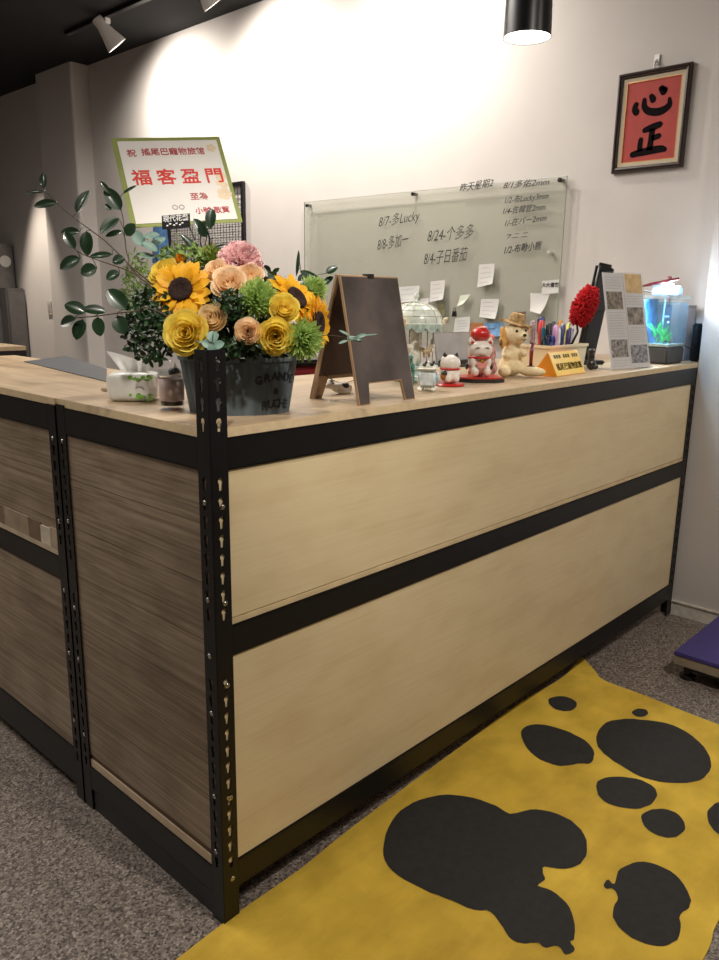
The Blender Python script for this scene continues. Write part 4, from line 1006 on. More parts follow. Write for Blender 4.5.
# ------------------------------------------------------------------ tissue pack, cup, sheet
tM = frame(B(113, 399) + V((.052, .0, .0005)), (.78, -.62, 0), (0, 0, 1))
tM = frame((.115, .430, ZT + .0003), (.72, -.69, 0), (0, 0, 1))
ts = thing('tissue_pack', 'white and green soft tissue pack with tissue pulled up, left of the glass tumbler', 'tissue pack', tM)
PLW = mat('tissue_wrap', srgb(226, 226, 220), .3, var=.03, scale=30, coat=.3)
b = MB(); w_, d_, h_ = .105, .075, .062
def pack(u, v):
    a = 2 * PI * u; n_ = 5.0; ph = PI * (v - .5)
    sg = lambda t, e: math.copysign(abs(t) ** e, t)
    cr = sg(math.cos(ph), .35); 
    wob = 1 + .02 * math.sin(a * 9 + v * 7)
    return (w_ / 2 * cr * sg(math.cos(a), .4) * wob, d_ / 2 * cr * sg(math.sin(a), .4) * wob, h_ / 2 + h_ / 2 * sg(math.sin(ph), .35))
b.grid(pack, 56, 24); b.build('wrap', PLW, ts, smooth=True)
b = MB(); GP = mat('green_leaf_print', srgb(120, 170, 70), .4, var=.2, scale=60)
rd = random.Random(3)
for i in range(26):
    x = rd.uniform(.0, w_ / 2 - .006); z = rd.choice((rd.uniform(.004, .018), rd.uniform(.046, .056)))
    b.ball((x, -d_ / 2 - .0006, z), (rd.uniform(.003, .007), .0006, rd.uniform(.002, .004)), seg=8, rings=4)
b.build('leaf_print', GP, ts)
b = MB(); b.tube([(.012, -d_ / 2 - .001, .03), (.018, -d_ / 2 - .001, .034), (.026, -d_ / 2 - .001, .033), (.03, -d_ / 2 - .001, .028)], .0012, 5); b.build('printed_mark', GREYP, ts)
b = MB(); b.grid(lambda u, v: (-.005 + (u - .5) * (.035 + .03 * v) - .018 * v, .004 * math.sin(u * 9) * (1 - v) + .006 * math.sin(u * 5), h_ - .004 + .048 * v * (1 - .35 * u)), 12, 8)
b.grid(lambda u, v: (.012 + (u - .5) * (.03 + .02 * v) + .014 * v, .008 + .004 * math.sin(u * 8), h_ - .004 + .05 * v * (.6 + .4 * u)), 12, 8)
b.build('tissue', mat('white_tissue', srgb(238, 236, 232), .8, var=.01), ts, smooth=True)
cupM = Matrix.Translation((.100, .262, ZT + .0003))
cu = thing('glass_jar', 'clear glass tumbler with a pinkish label between tissue pack and tub', 'glass', cupM)
CG = glass_mat('clear_glass', (.93, .94, .93, 1))
b = MB(); b.lathe([(1e-6, 0), (.022, 0), (.024, .003), (.027, .078), (.0255, .078), (.0225, .008), (1e-6, .007)], 36); b.build('tumbler', CG, cu, smooth=True, auto=40)
b = MB(); b.lathe([(.0247, .018), (.0265, .062), (.0262, .062), (.0244, .018)], 36, closed=True); b.build('paper_label', mat('pink_beige_label', srgb(196, 172, 164), .6, var=.12, scale=50), cu, smooth=True)
b = MB(); b.lathe([(1e-6, .0075), (.0222, .0085), (.0228, .017), (1e-6, .017)], 24); b.build('contents', mat('brown_contents', srgb(92, 74, 58), .8, var=.3, scale=150), cu)
pM = (.175, .36, ZT + .0003)
pg = thing('pink_figurine', 'small pink and white figure behind the tissue pack', 'figurine', pM)
blob('body', [((0, 0, .02), (.016, .014, .02)), ((0, 0, .045), (.013, .012, .014))], mat('pale_pink', srgb(226, 170, 170), .5), pg)
b = MB(); b.lathe([(.013, .052), (.011, .06), (1e-6, .085)], 20); b.build('hat', mat('white_red', srgb(230, 214, 210), .5), pg, smooth=True)
b = MB(); b.ball((0, .002, .062), (.0135, .013, .012)); b.build('hair', BLACKPL, pg, smooth=True)
q = [B(*p) for p in ((24, 359.5), (62, 355.5), (106, 369), (106, 381))]
gs = MB(); gs.prism([(p.x, p.y) for p in (B(24, 362), B(106, 382), B(107, 369.5), B(66, 356.5))], ZT + .0002, ZT + .0022)
tag(gs.build('desk_sheet', mat('slate_grey_sheet', srgb(66, 67, 70), .6, var=.06)), 'dark grey sheet lying flat on the left worktop', 'desk pad')
wd = thing('wood_offcut', 'thin pale wood piece lying left of the tissue pack', 'wood piece', (.19, .60, ZT + .0002))
MB().rbox((-.05, -.03, 0), (.05, .02, .008), .001).build('board', TOPX, wd)

# ------------------------------------------------------------------ carousel music box
caM = Matrix.Translation(V((.925, .300, ZT + .0003)))
ca = thing('carousel_music_box', 'pale green and white carousel music box with domed roof behind the chalkboard', 'music box', caM)
PG1 = mat('pale_mint_enamel', srgb(224, 232, 220), .3, var=.05, scale=60, coat=.5); CRM = mat('cream_porcelain', srgb(232, 230, 216), .3, var=.04, scale=60, coat=.5); MINT = mat('mint_trim', srgb(178, 198, 188), .35, var=.14, scale=80)
b = MB(); b.lathe([(1e-6, 0), (.066, 0), (.070, .004), (.070, .012), (.062, .018), (.062, .030), (.066, .034), (.066, .042), (1e-6, .042)], 48); b.build('base', MINT, ca, smooth=True, auto=35)
b = MB()
for k_ in range(12):
    a = k_ * PI / 6; b.tube([(.068 * math.cos(a + t) , .068 * math.sin(a + t), .024 - .009 * math.sin((t) / (PI / 6) * PI)) for t in [PI / 6 * j / 8 for j in range(9)]], .0022, 6)
b.build('base_swags', CRM, ca, smooth=True)
b = MB(); b.lathe([(.012, .042), (.016, .05), (.012, .09), (.014, .13), (.020, .155)], 16); b.build('centre_column', CRM, ca, smooth=True)
prof = [(.074, .150), (.076, .156), (.072, .160)] + [(.072 * math.cos(t) ** .85, .160 + .052 * math.sin(t)) for t in [PI / 2 * j / 10 for j in range(10)]] + [(.006, .214), (1e-6, .215)]
b = MB(); b.lathe(prof, 48); b.lathe([(.073, .150), (1e-6, .152)], 32); b.build('domed_roof', PG1, ca, smooth=True, auto=40)
b = MB()
for k_ in range(12):
    a = k_ * PI / 6; b.tube([(.0735 * math.cos(t) ** .85 * math.cos(a), .0735 * math.cos(t) ** .85 * math.sin(a), .1605 + .0530 * math.sin(t)) for t in [PI / 2 * j / 10 * .97 for j in range(10)]], .0012, 5)
for t in (.35, .7, 1.05): b.tube([(.0735 * math.cos(t) ** .85 * math.cos(q), .0735 * math.cos(t) ** .85 * math.sin(q), .1605 + .053 * math.sin(t)) for q in [2 * PI * j / 36 for j in range(37)]], .0009, 5)
b.build('roof_ribs', CRM, ca, smooth=True)
b = MB()
for k_ in range(12):
    a = k_ * PI / 6
    b.grid(lambda u, v: ((.0755 + .003 * math.sin(PI * u)) * math.cos(a + u * PI / 6), (.0755 + .003 * math.sin(PI * u)) * math.sin(a + u * PI / 6), .157 - v * (.010 + .012 * math.sin(PI * u))), 8, 3)
b.build('valance', MINT, ca, smooth=True)
b = MB(); b.lathe([(.009, .213), (.011, .217), (.004, .221), (.006, .226), (.0085, .231), (.005, .236), (.0015, .240), (1e-6, .244)], 16); b.build('finial', PG1, ca, smooth=True)
for k_ in range(6):
    a = k_ * PI / 3 + .35; x, y = .050 * math.cos(a), .050 * math.sin(a)
    b = MB(); b.tube([(x, y, .042), (x, y, .152)], .0014, 6); b.build('pole', mat('brass_pole', srgb(176, 160, 110), .3, .8), ca, smooth=True)
    z = .083 + .012 * (k_ % 2); R_ = Matrix.Translation((x, y, z)) @ Matrix.Rotation(a + PI / 2, 4, 'Z')
    bl = [(R_ @ V((0, 0, 0)), (.014, .0065, .0075), Euler((0, 0, a + PI / 2)).to_matrix()), (R_ @ V((.011, 0, .008)), (.0045, .0035, .009), Euler((0, .5, a + PI / 2)).to_matrix()), (R_ @ V((.016, 0, .015)), (.007, .003, .0036), Euler((0, .5, a + PI / 2)).to_matrix())]
    for sx_, sy_ in ((.009, .003), (.009, -.003), (-.009, .003), (-.009, -.003)): bl.append((R_ @ V((sx_, sy_, -.010)), (.0022, .0022, .009)))
    blob('horse', bl, CRM if k_ % 2 else mat('cream_brown_horse', srgb(190, 170, 130), .4), ca, voxel=.0016, smooth=2)
for k_ in range(3):
    a = -.75 + k_ * 2.09; x, y = .076 * math.cos(a), .076 * math.sin(a)
    blob('roof_ornament', [((x, y, .158), (.007, .007, .009)), ((x * 1.08, y * 1.08, .168), (.006, .006, .006)), ((x * 1.15, y * 1.15, .172), (.004, .004, .004))], mat('cream_ornament', srgb(232, 216, 184), .4), ca, voxel=.0016)

# small figures around it
def cat_small(P, ang, s, label, name='lucky_cat', group=None):
    M = rz(P, ang) @ Matrix.Scale(1, 4); r = thing(name, label, 'lucky cat', M, group); return r
WP = mat('white_glazed', srgb(236, 228, 216), .25, var=.02, coat=.5); REDG = mat('red_glazed', srgb(196, 38, 34), .3, var=.04, coat=.4); BLK = mat('black_glazed', srgb(24, 22, 24), .3, coat=.4); BRN = mat('brown_patch', srgb(160, 104, 50), .4)
fb = thing('porcelain_box', 'small pale blue and white porcelain box with feet right of the chalkboard', 'porcelain box', rz(B(427, 391.5) + V((.016, .012, .0003)), .55) @ Matrix.Scale(1.12, 4))
BLW = mat('pale_blue_porcelain', srgb(196, 216, 222), .25, var=.14, scale=70, col2=srgb(226, 232, 228), coat=.5)
MB().rbox((-.023, -.020, .008), (.023, .020, .046), .006, seg=3).build('box_body', BLW, fb, smooth=True, auto=50)
MB().rbox((-.0245, -.0215, .0465), (.0245, .0215, .053), .003, seg=3).build('lid', CRM, fb, smooth=True, auto=50)
for x, y in ((-.017, -.015), (.017, -.015), (-.017, .015), (.017, .015)): b = MB(); b.lathe([(.004, 0), (.006, .003), (.005, .008)], 12, xf=Matrix.Translation((x, y, 0))); b.build('foot', CRM, fb, smooth=True)
b = MB(); b.ball((0, -.0205, .027), (.012, .0025, .012)); b.build('blue_medallion', mat('blue_medallion', srgb(140, 176, 200), .3, var=.2, scale=120), fb, smooth=True)
rk = thing('figurine', 'tiny black and white figures on the porcelain box and beside it', 'figurine', rz(B(427, 391.5) + V((.016, .012, .0600)), 0))
for i, (x, y) in enumerate(((-.014, 0), (.0, .004), (.013, -.002))): blob('figure', [((x, y, .005), (.006, .005, .005)), ((x + .003, y - .003, .011), .004)], WP if i == 1 else BLK, rk, voxel=.0012)
rk['label'] = 'tiny black and white animal figures sitting on the porcelain box'
bo = thing('glass_bottle', 'slim aqua glass bottle between chalkboard and porcelain box', 'bottle', B(413.5, 386) + V((.0, .012, .0003)))
b = MB(); b.lathe([(1e-6, 0), (.010, 0), (.012, .003), (.012, .05), (.006, .060), (.005, .072), (.0065, .074), (.0065, .077), (.004, .077), (.0045, .06), (.010, .05), (.010, .004), (1e-6, .003)], 20); b.build('bottle_body', glass_mat('aqua_glass', (.62, .80, .80, 1)), bo, smooth=True)
b = MB(); b.lathe([(.0045, .070), (.0045, .082), (1e-6, .083)], 12); b.build('stopper', mat('pale_teal', srgb(130, 168, 168), .4), bo, smooth=True)
cw = thing('cow_figurine', 'small black and white lying animal figure under the right side of the chalkboard', 'figurine', rz((.545, .215, ZT + .0003), -.4))
blob('body', [((0, 0, .014), (.028, .014, .013)), ((-.03, -.002, .022), (.011, .010, .010)), ((-.04, -.003, .019), (.007, .007, .006)), ((.0, -.012, .006), (.02, .006, .006)), ((.02, .01, .006), (.012, .006, .006))], WP, cw, voxel=.002)
b = MB(); b.ball((.006, -.004, .019), (.012, .0115, .009)); b.ball((-.028, -.001, .028), (.007, .0085, .006)); b.build('black_patches', BLK, cw, smooth=True)
b = MB()
for s_ in (-1, 1): b.ball((-.026, s_ * .010, .027), (.003, .006, .003))
b.build('ears', BLK, cw, smooth=True)

# small lucky cat, seen from its side/back
c1 = thing('lucky_cat', 'small white lucky cat with red collar and brown black patch on a red cushion', 'lucky cat', rz((.890, .150, ZT + .0003), -.6) @ Matrix.Scale(1.12, 4))
b = MB(); b.lathe([(1e-6, 0), (.034, 0), (.036, .003), (.033, .006), (1e-6, .006)], 32); b.build('red_cushion', REDG, c1, smooth=True, auto=40)
blob('body', [((0, 0, .026), (.025, .022, .022)), ((0, 0, .052), (.025, .022, .021)), ((.010, -.018, .018), (.008, .008, .010)), ((-.010, -.018, .018), (.008, .008, .010)), ((-.020, -.004, .058), (.006, .006, .012))], WP, c1, voxel=.002, smooth=6)
for s_ in (-1, 1):
    b = MB(); b.lathe([(.0075, 0), (.005, .007), (1e-6, .013)], 12, xf=Matrix.Translation((s_ * .013, 0, .066)) @ Matrix.Rotation(s_ * .25, 4, 'Y')); b.build('ear', BLK, c1, smooth=True, label='black ear')
b = MB(); b.tube([(.0225 * math.cos(2 * PI * k_ / 24), .0200 * math.sin(2 * PI * k_ / 24), .040) for k_ in range(25)], .0024, 6); b.build('collar', REDG, c1, smooth=True, label='red collar')
b = MB(); b.ball((-.018, -.011, .024), (.009, .009, .010)); b.build('patch', BRN, c1, smooth=True, label='brown patch'); b = MB(); b.ball((-.0185, -.0125, .030), (.0075, .009, .006)); b.build('patch', BLK, c1, smooth=True, label='black patch')

# big lucky cat with red hat
c2 = thing('lucky_cat', 'white lucky cat wearing a round red hat on a red and black stand', 'lucky cat', rz((1.050, .168, ZT + .0003), -.72) @ Matrix.Scale(1.07, 4))
b = MB(); b.prism([(-.062, -.030), (-.030, -.052), (.030, -.052), (.062, -.030), (.062, .03), (.03, .052), (-.03, .052), (-.062, .03)], 0, .009); b.build('black_stand', BLK, c2)
b = MB(); b.prism([(x * .93, y * .93) for x, y in [(-.062, -.030), (-.030, -.052), (.030, -.052), (.062, -.030), (.062, .03), (.03, .052), (-.03, .052), (-.062, .03)]], .0091, .0125); b.build('red_cloth', REDG, c2)
blob('body', [((0, .004, .045), (.030, .026, .034)), ((0, -.004, .082), (.033, .027, .026)), ((-.016, -.022, .026), (.011, .012, .014)), ((.016, -.022, .026), (.011, .012, .014)), ((-.020, -.016, .05), (.009, .009, .016)), ((.020, -.016, .05), (.009, .009, .016)), ((0, -.026, .076), (.012, .006, .007))], WP, c2, voxel=.0025, smooth=6)
for s_ in (-1, 1):
    b = MB(); b.lathe([(.012, 0), (.009, .009), (1e-6, .019)], 14, xf=Matrix.Translation((s_ * .022, -.004, .097)) @ Matrix.Rotation(s_ * .35, 4, 'Y')); b.build('ear', WP, c2, smooth=True)
    b = MB(); b.lathe([(.007, 0), (.005, .006), (1e-6, .012)], 12, xf=Matrix.Translation((s_ * .0225, -.0095, .098)) @ Matrix.Rotation(s_ * .35, 4, 'Y')); b.build('inner_ear', REDG, c2, smooth=True, label='red inner ear')
    b = MB(); b.tube([(s_ * .018, -.0285, .086), (s_ * .013, -.0305, .089), (s_ * .008, -.0300, .087)], .0011, 5); b.build('eye', BLK, c2, smooth=True)
    b = MB(); b.ball((s_ * .033, .0, .038), (.004, .009, .009)); b.build('black_spot', BLK, c2, smooth=True)
b = MB(); b.tube([(.0295 * math.cos(2 * PI * k_ / 28), -.001 + .0265 * math.sin(2 * PI * k_ / 28), .062) for k_ in range(29)], .0033, 6); b.build('collar', REDG, c2, smooth=True, label='red collar')
b = MB(); b.ball((0, -.029, .054), .0055); b.build('bell', mat('gold_bell', srgb(196, 154, 60), .3, .8), c2, smooth=True)
b = MB(); b.prism([(-.015, 0), (.015, 0), (.011, -.016), (-.011, -.016)], 0, .002, xf=Matrix(((1, 0, 0, 0), (0, 0, 1, -.0315), (0, 1, 0, .052), (0, 0, 0, 1)))); b.build('bib', mat('pale_pink_bib', srgb(226, 150, 140), .5), c2)
b = MB(); b.ball((.0, .0, .121), (.026, .024, .019)); b.build('hat', REDG, c2, smooth=True, label='round red hat')
b = MB(); b.ball((.004, -.006, .1385), (.012, .010, .0035)); b.build('hat_top', mat('pale_red_top', srgb(226, 150, 140), .4), c2, smooth=True)
pk = thing('floral_figurine', 'pink and floral patterned figure between the red hat cat and the plush dog', 'figurine', rz((1.158, .212, ZT + .0003), -.6) @ Matrix.Scale(1.08, 4))
PFL = mat('pink_floral_glaze', srgb(206, 112, 112), .4, var=.35, scale=90, col2=srgb(226, 176, 170))
blob('body', [((0, 0, .026), (.028, .024, .026)), ((0, .0, .062), (.022, .02, .032)), ((-.004, 0, .098), (.018, .017, .017))], PFL, pk, voxel=.0025)
b = MB(); b.ball((-.004, -.003, .108), (.0185, .0185, .010)); b.build('cap', mat('pink_cap', srgb(226, 120, 116), .4), pk, smooth=True)
em = thing('wooden_plaque', 'small tan wooden plaque standing behind the red hat of the lucky cat', 'plaque', rz((1.135, .240, ZT + .0003), -.7))
MB().rbox((-.020, -.004, 0), (.020, .004, .158), .002).build('board', mat('tan_wood', srgb(198, 140, 92), .6, var=.12), em)
b = MB(); b.rbox((-.022, .0045, 0), (.022, .03, .006), .001); b.build('foot', mat('tan_wood', srgb(198, 140, 92), .6), em)

# plush dog with straw hat
pd = thing('plush_dog', 'cream plush dog with tan ears and a straw hat sitting beside the pens', 'plush toy', rz((1.248, .186, ZT + .0003), -.75) @ Matrix.Scale(1.06, 4))
CR = mat('cream_plush', srgb(236, 218, 176), .95, var=.06, scale=120, bump=.5); TAN = mat('tan_plush', srgb(216, 170, 98), .95, var=.08, scale=120, bump=.5)
FURC = CR
blob('body', [((0, .004, .030), (.036, .034, .030)), ((0, 0, .062), (.030, .027, .032)), ((.004, -.006, .118), (.036, .032, .033)), ((.016, -.032, .112), (.016, .018, .014)), ((.024, -.022, .066), (.012, .020, .012)), ((-.022, -.020, .060), (.012, .018, .013)),
    ((.050, -.034, .016), (.040, .015, .014), Euler((0, 0, -.45)).to_matrix()), ((-.03, -.04, .016), (.018, .028, .015)), ((.0, .0, .09), (.022, .02, .02))], CR, pd, voxel=.003, smooth=4)
b = MB(); b.ball((.008, -.048, .118), (.005, .004, .0035))
b = MB(); b.ball((.019, -.050, .117), (.0055, .004, .004)); b.build('nose', BLK, pd, smooth=True)
for x, y, z in ((.000, -.0345, .127), (.027, -.0290, .129)): b = MB(); b.ball((x, y, z), .0042); b.build('eye', BLK, pd, smooth=True)
b = MB(); b.tube([(.010, -.0475, .106), (.017, -.0500, .103), (.024, -.0470, .106)], .001, 5); b.build('mouth', BLK, pd, smooth=True)
blob('ear', [((-.030, -.010, .112), (.010, .013, .028), Euler((0, -.25, 0)).to_matrix()), ((-.034, -.012, .095), (.009, .012, .018))], TAN, pd, voxel=.0025, label='tan floppy ear')
blob('ear', [((.036, .006, .118), (.009, .012, .024), Euler((0, .3, 0)).to_matrix())], TAN, pd, voxel=.0025, label='tan floppy ear')
b = MB(); b.ball((-.0395, -.019, .094), (.0045, .009, .010)); b.build('ear_spot', mat('brown_plush', srgb(120, 88, 54), .95), pd, smooth=True)
hM = pd.matrix_world @ Matrix.Translation((.006, .000, .148)) @ Matrix.Rotation(.22, 4, 'Y') @ Matrix.Rotation(.12, 4, 'X')
ht = thing('straw_hat', 'tiny straw hat with frayed brim on the plush dog', 'hat', hM)
STR = mat('straw', srgb(170, 138, 92), .8, var=.25, scale=120, bump=.6)
b = MB(); b.lathe([(.037, -.002), (.032, .0015), (.025, .003), (.023, .016), (.018, .027), (1e-6, .029)], 28); b.build('crown', STR, ht, smooth=True, auto=50)
b = MB(); rd = random.Random(9)
for i in range(90):
    a = rd.uniform(0, 2 * PI); l = rd.uniform(.006, .014); b.tube([(.036 * math.cos(a), .036 * math.sin(a), 0), ((.038 + l) * math.cos(a + .1), (.038 + l) * math.sin(a + .1), rd.uniform(-.004, .006))], .0007, 4)
b.build('frayed_brim', STR, ht)
b = MB(); b.lathe([(.0245, .0035), (.0235, .008), (.0225, .008), (.0235, .0035)], 28, closed=True); b.build('band', mat('olive_band', srgb(84, 72, 48), .8), ht, smooth=True)

# dark red stick ornament
sk = thing('lacquered_stick', 'dark red stick with patterned top on a dark foot beside the plush dog', 'ornament', B(531, 371.5) + V((-.092, -.052, .0003)))
b = MB(); b.rbox((-.013, -.013, 0), (.013, .013, .008), .002); b.lathe([(.013, .008), (.016, .014), (.012, .024), (.006, .028)], 16); b.build('foot', mat('dark_brown_foot', srgb(60, 34, 24), .4, var=.2), sk)
b = MB(); b.tube([(0, 0, .026), (.0, 0, .0951)], [.0055, .0068], 12); b.build('shaft', mat('dark_red_lacquer', srgb(112, 30, 28), .3, coat=.4), sk, smooth=True)
b = MB(); b.lathe([(.0072, .095), (.0085, .100), (.0092, .13), (.0085, .160), (1e-6, .164)], 16); b.build('patterned_top', mat('red_white_pattern', srgb(90, 24, 30), .4, var=.4, scale=240, col2=srgb(206, 176, 178)), sk, smooth=True)

# yellow tent sign
a_ = B(557, 377.3); b__ = B(585.6, 372.9)
xd = (b__ - a_); xd.z = 0; wS = xd.length
yM = frame(a_, xd, (0, 0, 1)); 
ys = thing('tent_sign', 'yellow and orange tent shaped desk sign with black characters in front of the pen bin', 'desk sign', yM)
sd, sh = .085, .072
ORG = mat('orange_plastic', srgb(236, 150, 38), .35, var=.02); YL = mat('yellow_plastic', srgb(242, 206, 96), .35, var=.02)
b = MB(); b.add([(0, 0, .0003), (wS, 0, .0003), (wS, sd * .42, sh), (0, sd * .42, sh), (0, sd, .0003), (wS, sd, .0003)], [(3, 2, 5, 4), (0, 3, 4), (1, 5, 2), (0, 4, 5, 1), (0, 1, 2, 3)]); b.build('tent_body', ORG, ys)
nF = V((0, -sh, sd * .42)).normalized(); upF = V((0, sd * .42, sh)).normalized(); Lf = math.hypot(sh, sd * .42)
Mf = Matrix(((1, 0, 0, 0), (0, upF.y, nF.y, 0), (0, upF.z, nF.z, 0), (0, 0, 0, 1)))
b = MB(Mf); b.box((.002, .003, .0001), (wS - .002, Lf - .002, .001)); b.build('yellow_face', YL, ys, label='yellow printed face')
FMs = yM @ Mf
text('printed_text', '搖尾巴寵物旅館', .0245, FMs @ Matrix.Translation((wS * .53, Lf * .36, .0014)), INK, ys, bold=.0002, sx=wS * .88 / (.0245 * 7))
b = MB(Mf)
for x0, x1 in ((.12, .36), (.43, .66), (.73, .95)):
    for q in range(3): b.box((wS * (x0 + (x1 - x0) * q / 3), Lf * .72, .0011), (wS * (x0 + (x1 - x0) * (q + .78) / 3), Lf * .86, .0013))
b.build('small_print', mat('brown_print', srgb(96, 74, 34), .6), ys)

# ------------------------------------------------------------------ pen bin
bx0, bx1, by0, by1 = 1.455, 1.700, .175, .285; bh = .082
bn = thing('pen_bin', 'cream rectangular bin full of pens behind the yellow sign', 'bin', (bx0, by0, ZT + .0003))
W1, W2 = bx1 - bx0, by1 - by0
BN = mat('cream_plastic', srgb(214, 200, 166), .45, var=.03)
b = MB(); t_ = .003
def tap(z, ins): k = .006 * (1 - z / bh); return [(k + ins, k + ins, z), (W1 - k - ins, k + ins, z), (W1 - k - ins, W2 - k - ins, z), (k + ins, W2 - k - ins, z)]
rg = [tap(0, 0), tap(bh, 0), tap(bh, t_), tap(.004, t_)]
b.add([p for r in rg for p in r], [(3, 2, 1, 0)] + [(i * 4 + k_, i * 4 + (k_ + 1) % 4, (i + 1) * 4 + (k_ + 1) % 4, (i + 1) * 4 + k_) for i in range(3) for k_ in range(4)] + [(12, 13, 14, 15)]); b.build('tub', BN, bn)
b = MB(); 
fr_ = [(-.003, -.003), (W1 + .003, -.003), (W1 + .003, W2 + .003), (-.003, W2 + .003)]
b.add([(x, y, z) for z in (bh - .008, bh + .001) for x, y in fr_] + [(x + (.0055 if x < 0.1 else -.0055), y + (.0055 if y < .05 else -.0055), z) for z in (bh + .001, bh - .004) for x, y in fr_], [(i * 4 + k_, i * 4 + (k_ + 1) % 4, (i + 1) * 4 + (k_ + 1) % 4, (i + 1) * 4 + k_) for i in range(3) for k_ in range(4)]); b.build('rim', BN, bn)
pens = [ # u along bin, v, lean x, lean y, len, radius, colour, cap
 (.06, .5, .02, .0, .155, .008, (206, 84, 78), (190, 60, 56), 'thick coral red marker at the left end of the bin'),
 (.13, .6, .05, .02, .165, .008, (40, 60, 140), (30, 46, 110), 'thick dark blue marker beside the coral one'),
 (.04, .3, -.1, .0, .135, .005, (44, 110, 130), (30, 90, 110), 'teal pen leaning left at the left end of the bin'),
 (.20, .4, .10, .0, .130, .005, (40, 38, 44), (20, 20, 24), 'black pen in the left third of the bin'),
 (.30, .5, .05, .02, .145, .006, (30, 30, 34), (24, 24, 28), 'black marker with curved cap left of the lilac pen'),
 (.38, .35, .08, .0, .140, .007, (212, 176, 214), (206, 160, 204), 'lilac pen in the middle of the bin'),
 (.44, .3, .04, .0, .128, .006, (222, 196, 206), (226, 226, 228), 'pale pink pen in the middle of the bin'),
 (.48, .6, .06, .02, .150, .006, (84, 100, 150), (40, 44, 60), 'slate blue pen with dark clip in the middle of the bin'),
 (.54, .35, .22, .0, .142, .0055, (50, 64, 120), (40, 50, 100), 'navy pen leaning right in the middle of the bin'),
 (.60, .45, .25, .02, .150, .0055, (190, 194, 200), (140, 144, 150), 'silver pen leaning right past the middle of the bin'),
 (.72, .6, .05, .03, .152, .006, (214, 150, 60), (200, 130, 40), 'orange pen in the right part of the bin'),
 (.76, .35, .20, .0, .130, .006, (70, 60, 120), (60, 50, 100), 'violet pen in the right part of the bin'),
 (.80, .5, .25, .0, .148, .006, (222, 214, 130), (214, 206, 110), 'pale yellow topped pen near the right end of the bin'),
 (.86, .35, .15, .0, .126, .006, (60, 54, 70), (200, 196, 190), 'dark pen with white cap near the right end of the bin'),
 (.93, .5, .10, .02, .160, .005, (196, 198, 200), (170, 172, 176), 'tall grey pen at the right end of the bin'),
 (.88, .7, -.1, .03, .135, .006, (96, 60, 50), (60, 36, 30), 'brown pen at the right end of the bin'),
]
for i, (u_, v_, lx, ly, ln, pr_, c1_, c2_, lab) in enumerate(pens):
    P = V((bx0 + .014 + u_ * (W1 - .028), by0 + .015 + v_ * (W2 - .03), ZT + .006)); P.x -= lx * .04
    M = facing(P, V((lx, ly, 1)))
    pr_ *= 1.22; r = thing('pen', lab, 'pen', M, 'pens in the cream bin')
    b = MB(); b.lathe([(1e-6, 0), (pr_ * .3, .004), (pr_ * .95, .014), (pr_, ln * .62)], 12); b.build('barrel', mat('pen_%d' % i, srgb(*c1_), .35, var=0), r, smooth=True, auto=40)
    b = MB(); b.lathe([(pr_ * 1.1, ln * .62), (pr_ * 1.12, ln * .66), (pr_ * 1.0, ln * .97), (pr_ * .6, ln), (1e-6, ln)], 12); b.rbox((pr_ * .9, -.0015, ln * .72), (pr_ * 1.5, .0015, ln * .96), .0005); b.build('cap', mat('pen_cap_%d' % i, srgb(*c2_), .35, var=0), r, smooth=True, auto=40)
# scissors with blue and black handles
for (u_, v_, col_, lab, an) in ((.17, .25, (40, 70, 150), 'scissors with blue ring handle in the left part of the bin', .3), (.10, .22, (24, 24, 28), 'scissors with black ring handle at the left front of the bin', -.35), (.46, .75, (22, 22, 26), 'black handled scissors behind the lilac pen', .1)):
    P = V((bx0 + .014 + u_ * (W1 - .028), by0 + .015 + v_ * (W2 - .03), ZT + .006)); M = facing(P, V((an * .3, 0, 1)), -PI / 2)
    hgt = .078 if v_ < .5 else .098
    M = Matrix.Translation(P) @ Matrix.Rotation(an * .4, 4, 'Y')
    r = thing('scissors', lab, 'scissors', M, 'scissors in the cream bin')
    b = MB(); b.prism([(-.005, 0), (.002, 0), (.005, hgt - .015), (-.004, hgt - .015)], -.001, .001, xf=Matrix.Rotation(PI / 2, 4, 'X')); b.build('blades', BOLT, r)
    for s_ in (-1, 1):
        b = MB(); b.tube([(s_ * .013 + .0115 * math.cos(q), s_ * .001, hgt + .008 + .019 * math.sin(q)) for q in [2 * PI * j / 20 for j in range(21)]], .003, 8); b.build('finger_ring', mat('scissor_%d' % col_[2], srgb(*col_), .35, var=0), r, smooth=True)
# duster
q0 = V((1.640, .235, ZT + .008)); q1 = D(574, 322, 2.66); q2 = D(584, 287, 2.66)
q1 = V((1.617, .235, 1.165)); q2 = V((1.648, .235, 1.305))
q1 = D(577, 323, (V((1.62, .235, 1.165)) - CAM).dot(FW)); q2 = D(592, 289, (V((1.648, .235, 1.305)) - CAM).dot(FW))
du = thing('feather_duster', 'fluffy bright red duster standing in the pen bin', 'duster', Matrix.Translation(q0))
b = MB(Matrix.Translation(-q0)); b.tube([q0, q1 + V((.01, 0, -.03)), q1, q2], .004, 8); b.build('handle', BLACKPL, du, smooth=True)
b = MB(Matrix.Translation(-q0)); rd = random.Random(4); ax = (q2 - q1).normalized(); e1 = ax.orthogonal().normalized(); e2 = ax.cross(e1)
for i in range(1200):
    t = rd.random(); a = rd.uniform(0, 2 * PI); rr = .041 * (math.sin(PI * (.12 + .80 * t)) ** .5); o_ = q1 + (q2 - q1) * t; dv = (e1 * math.cos(a) + e2 * math.sin(a))
    tip = o_ + dv * rr * rd.uniform(.8, 1.1) + ax * rd.uniform(-.012, .012); m_ = o_ + dv * rr * .6 + ax * rd.uniform(-.008, .008)
    b.tube([o_, m_, tip], [.0022, .0040, .0022], 4)
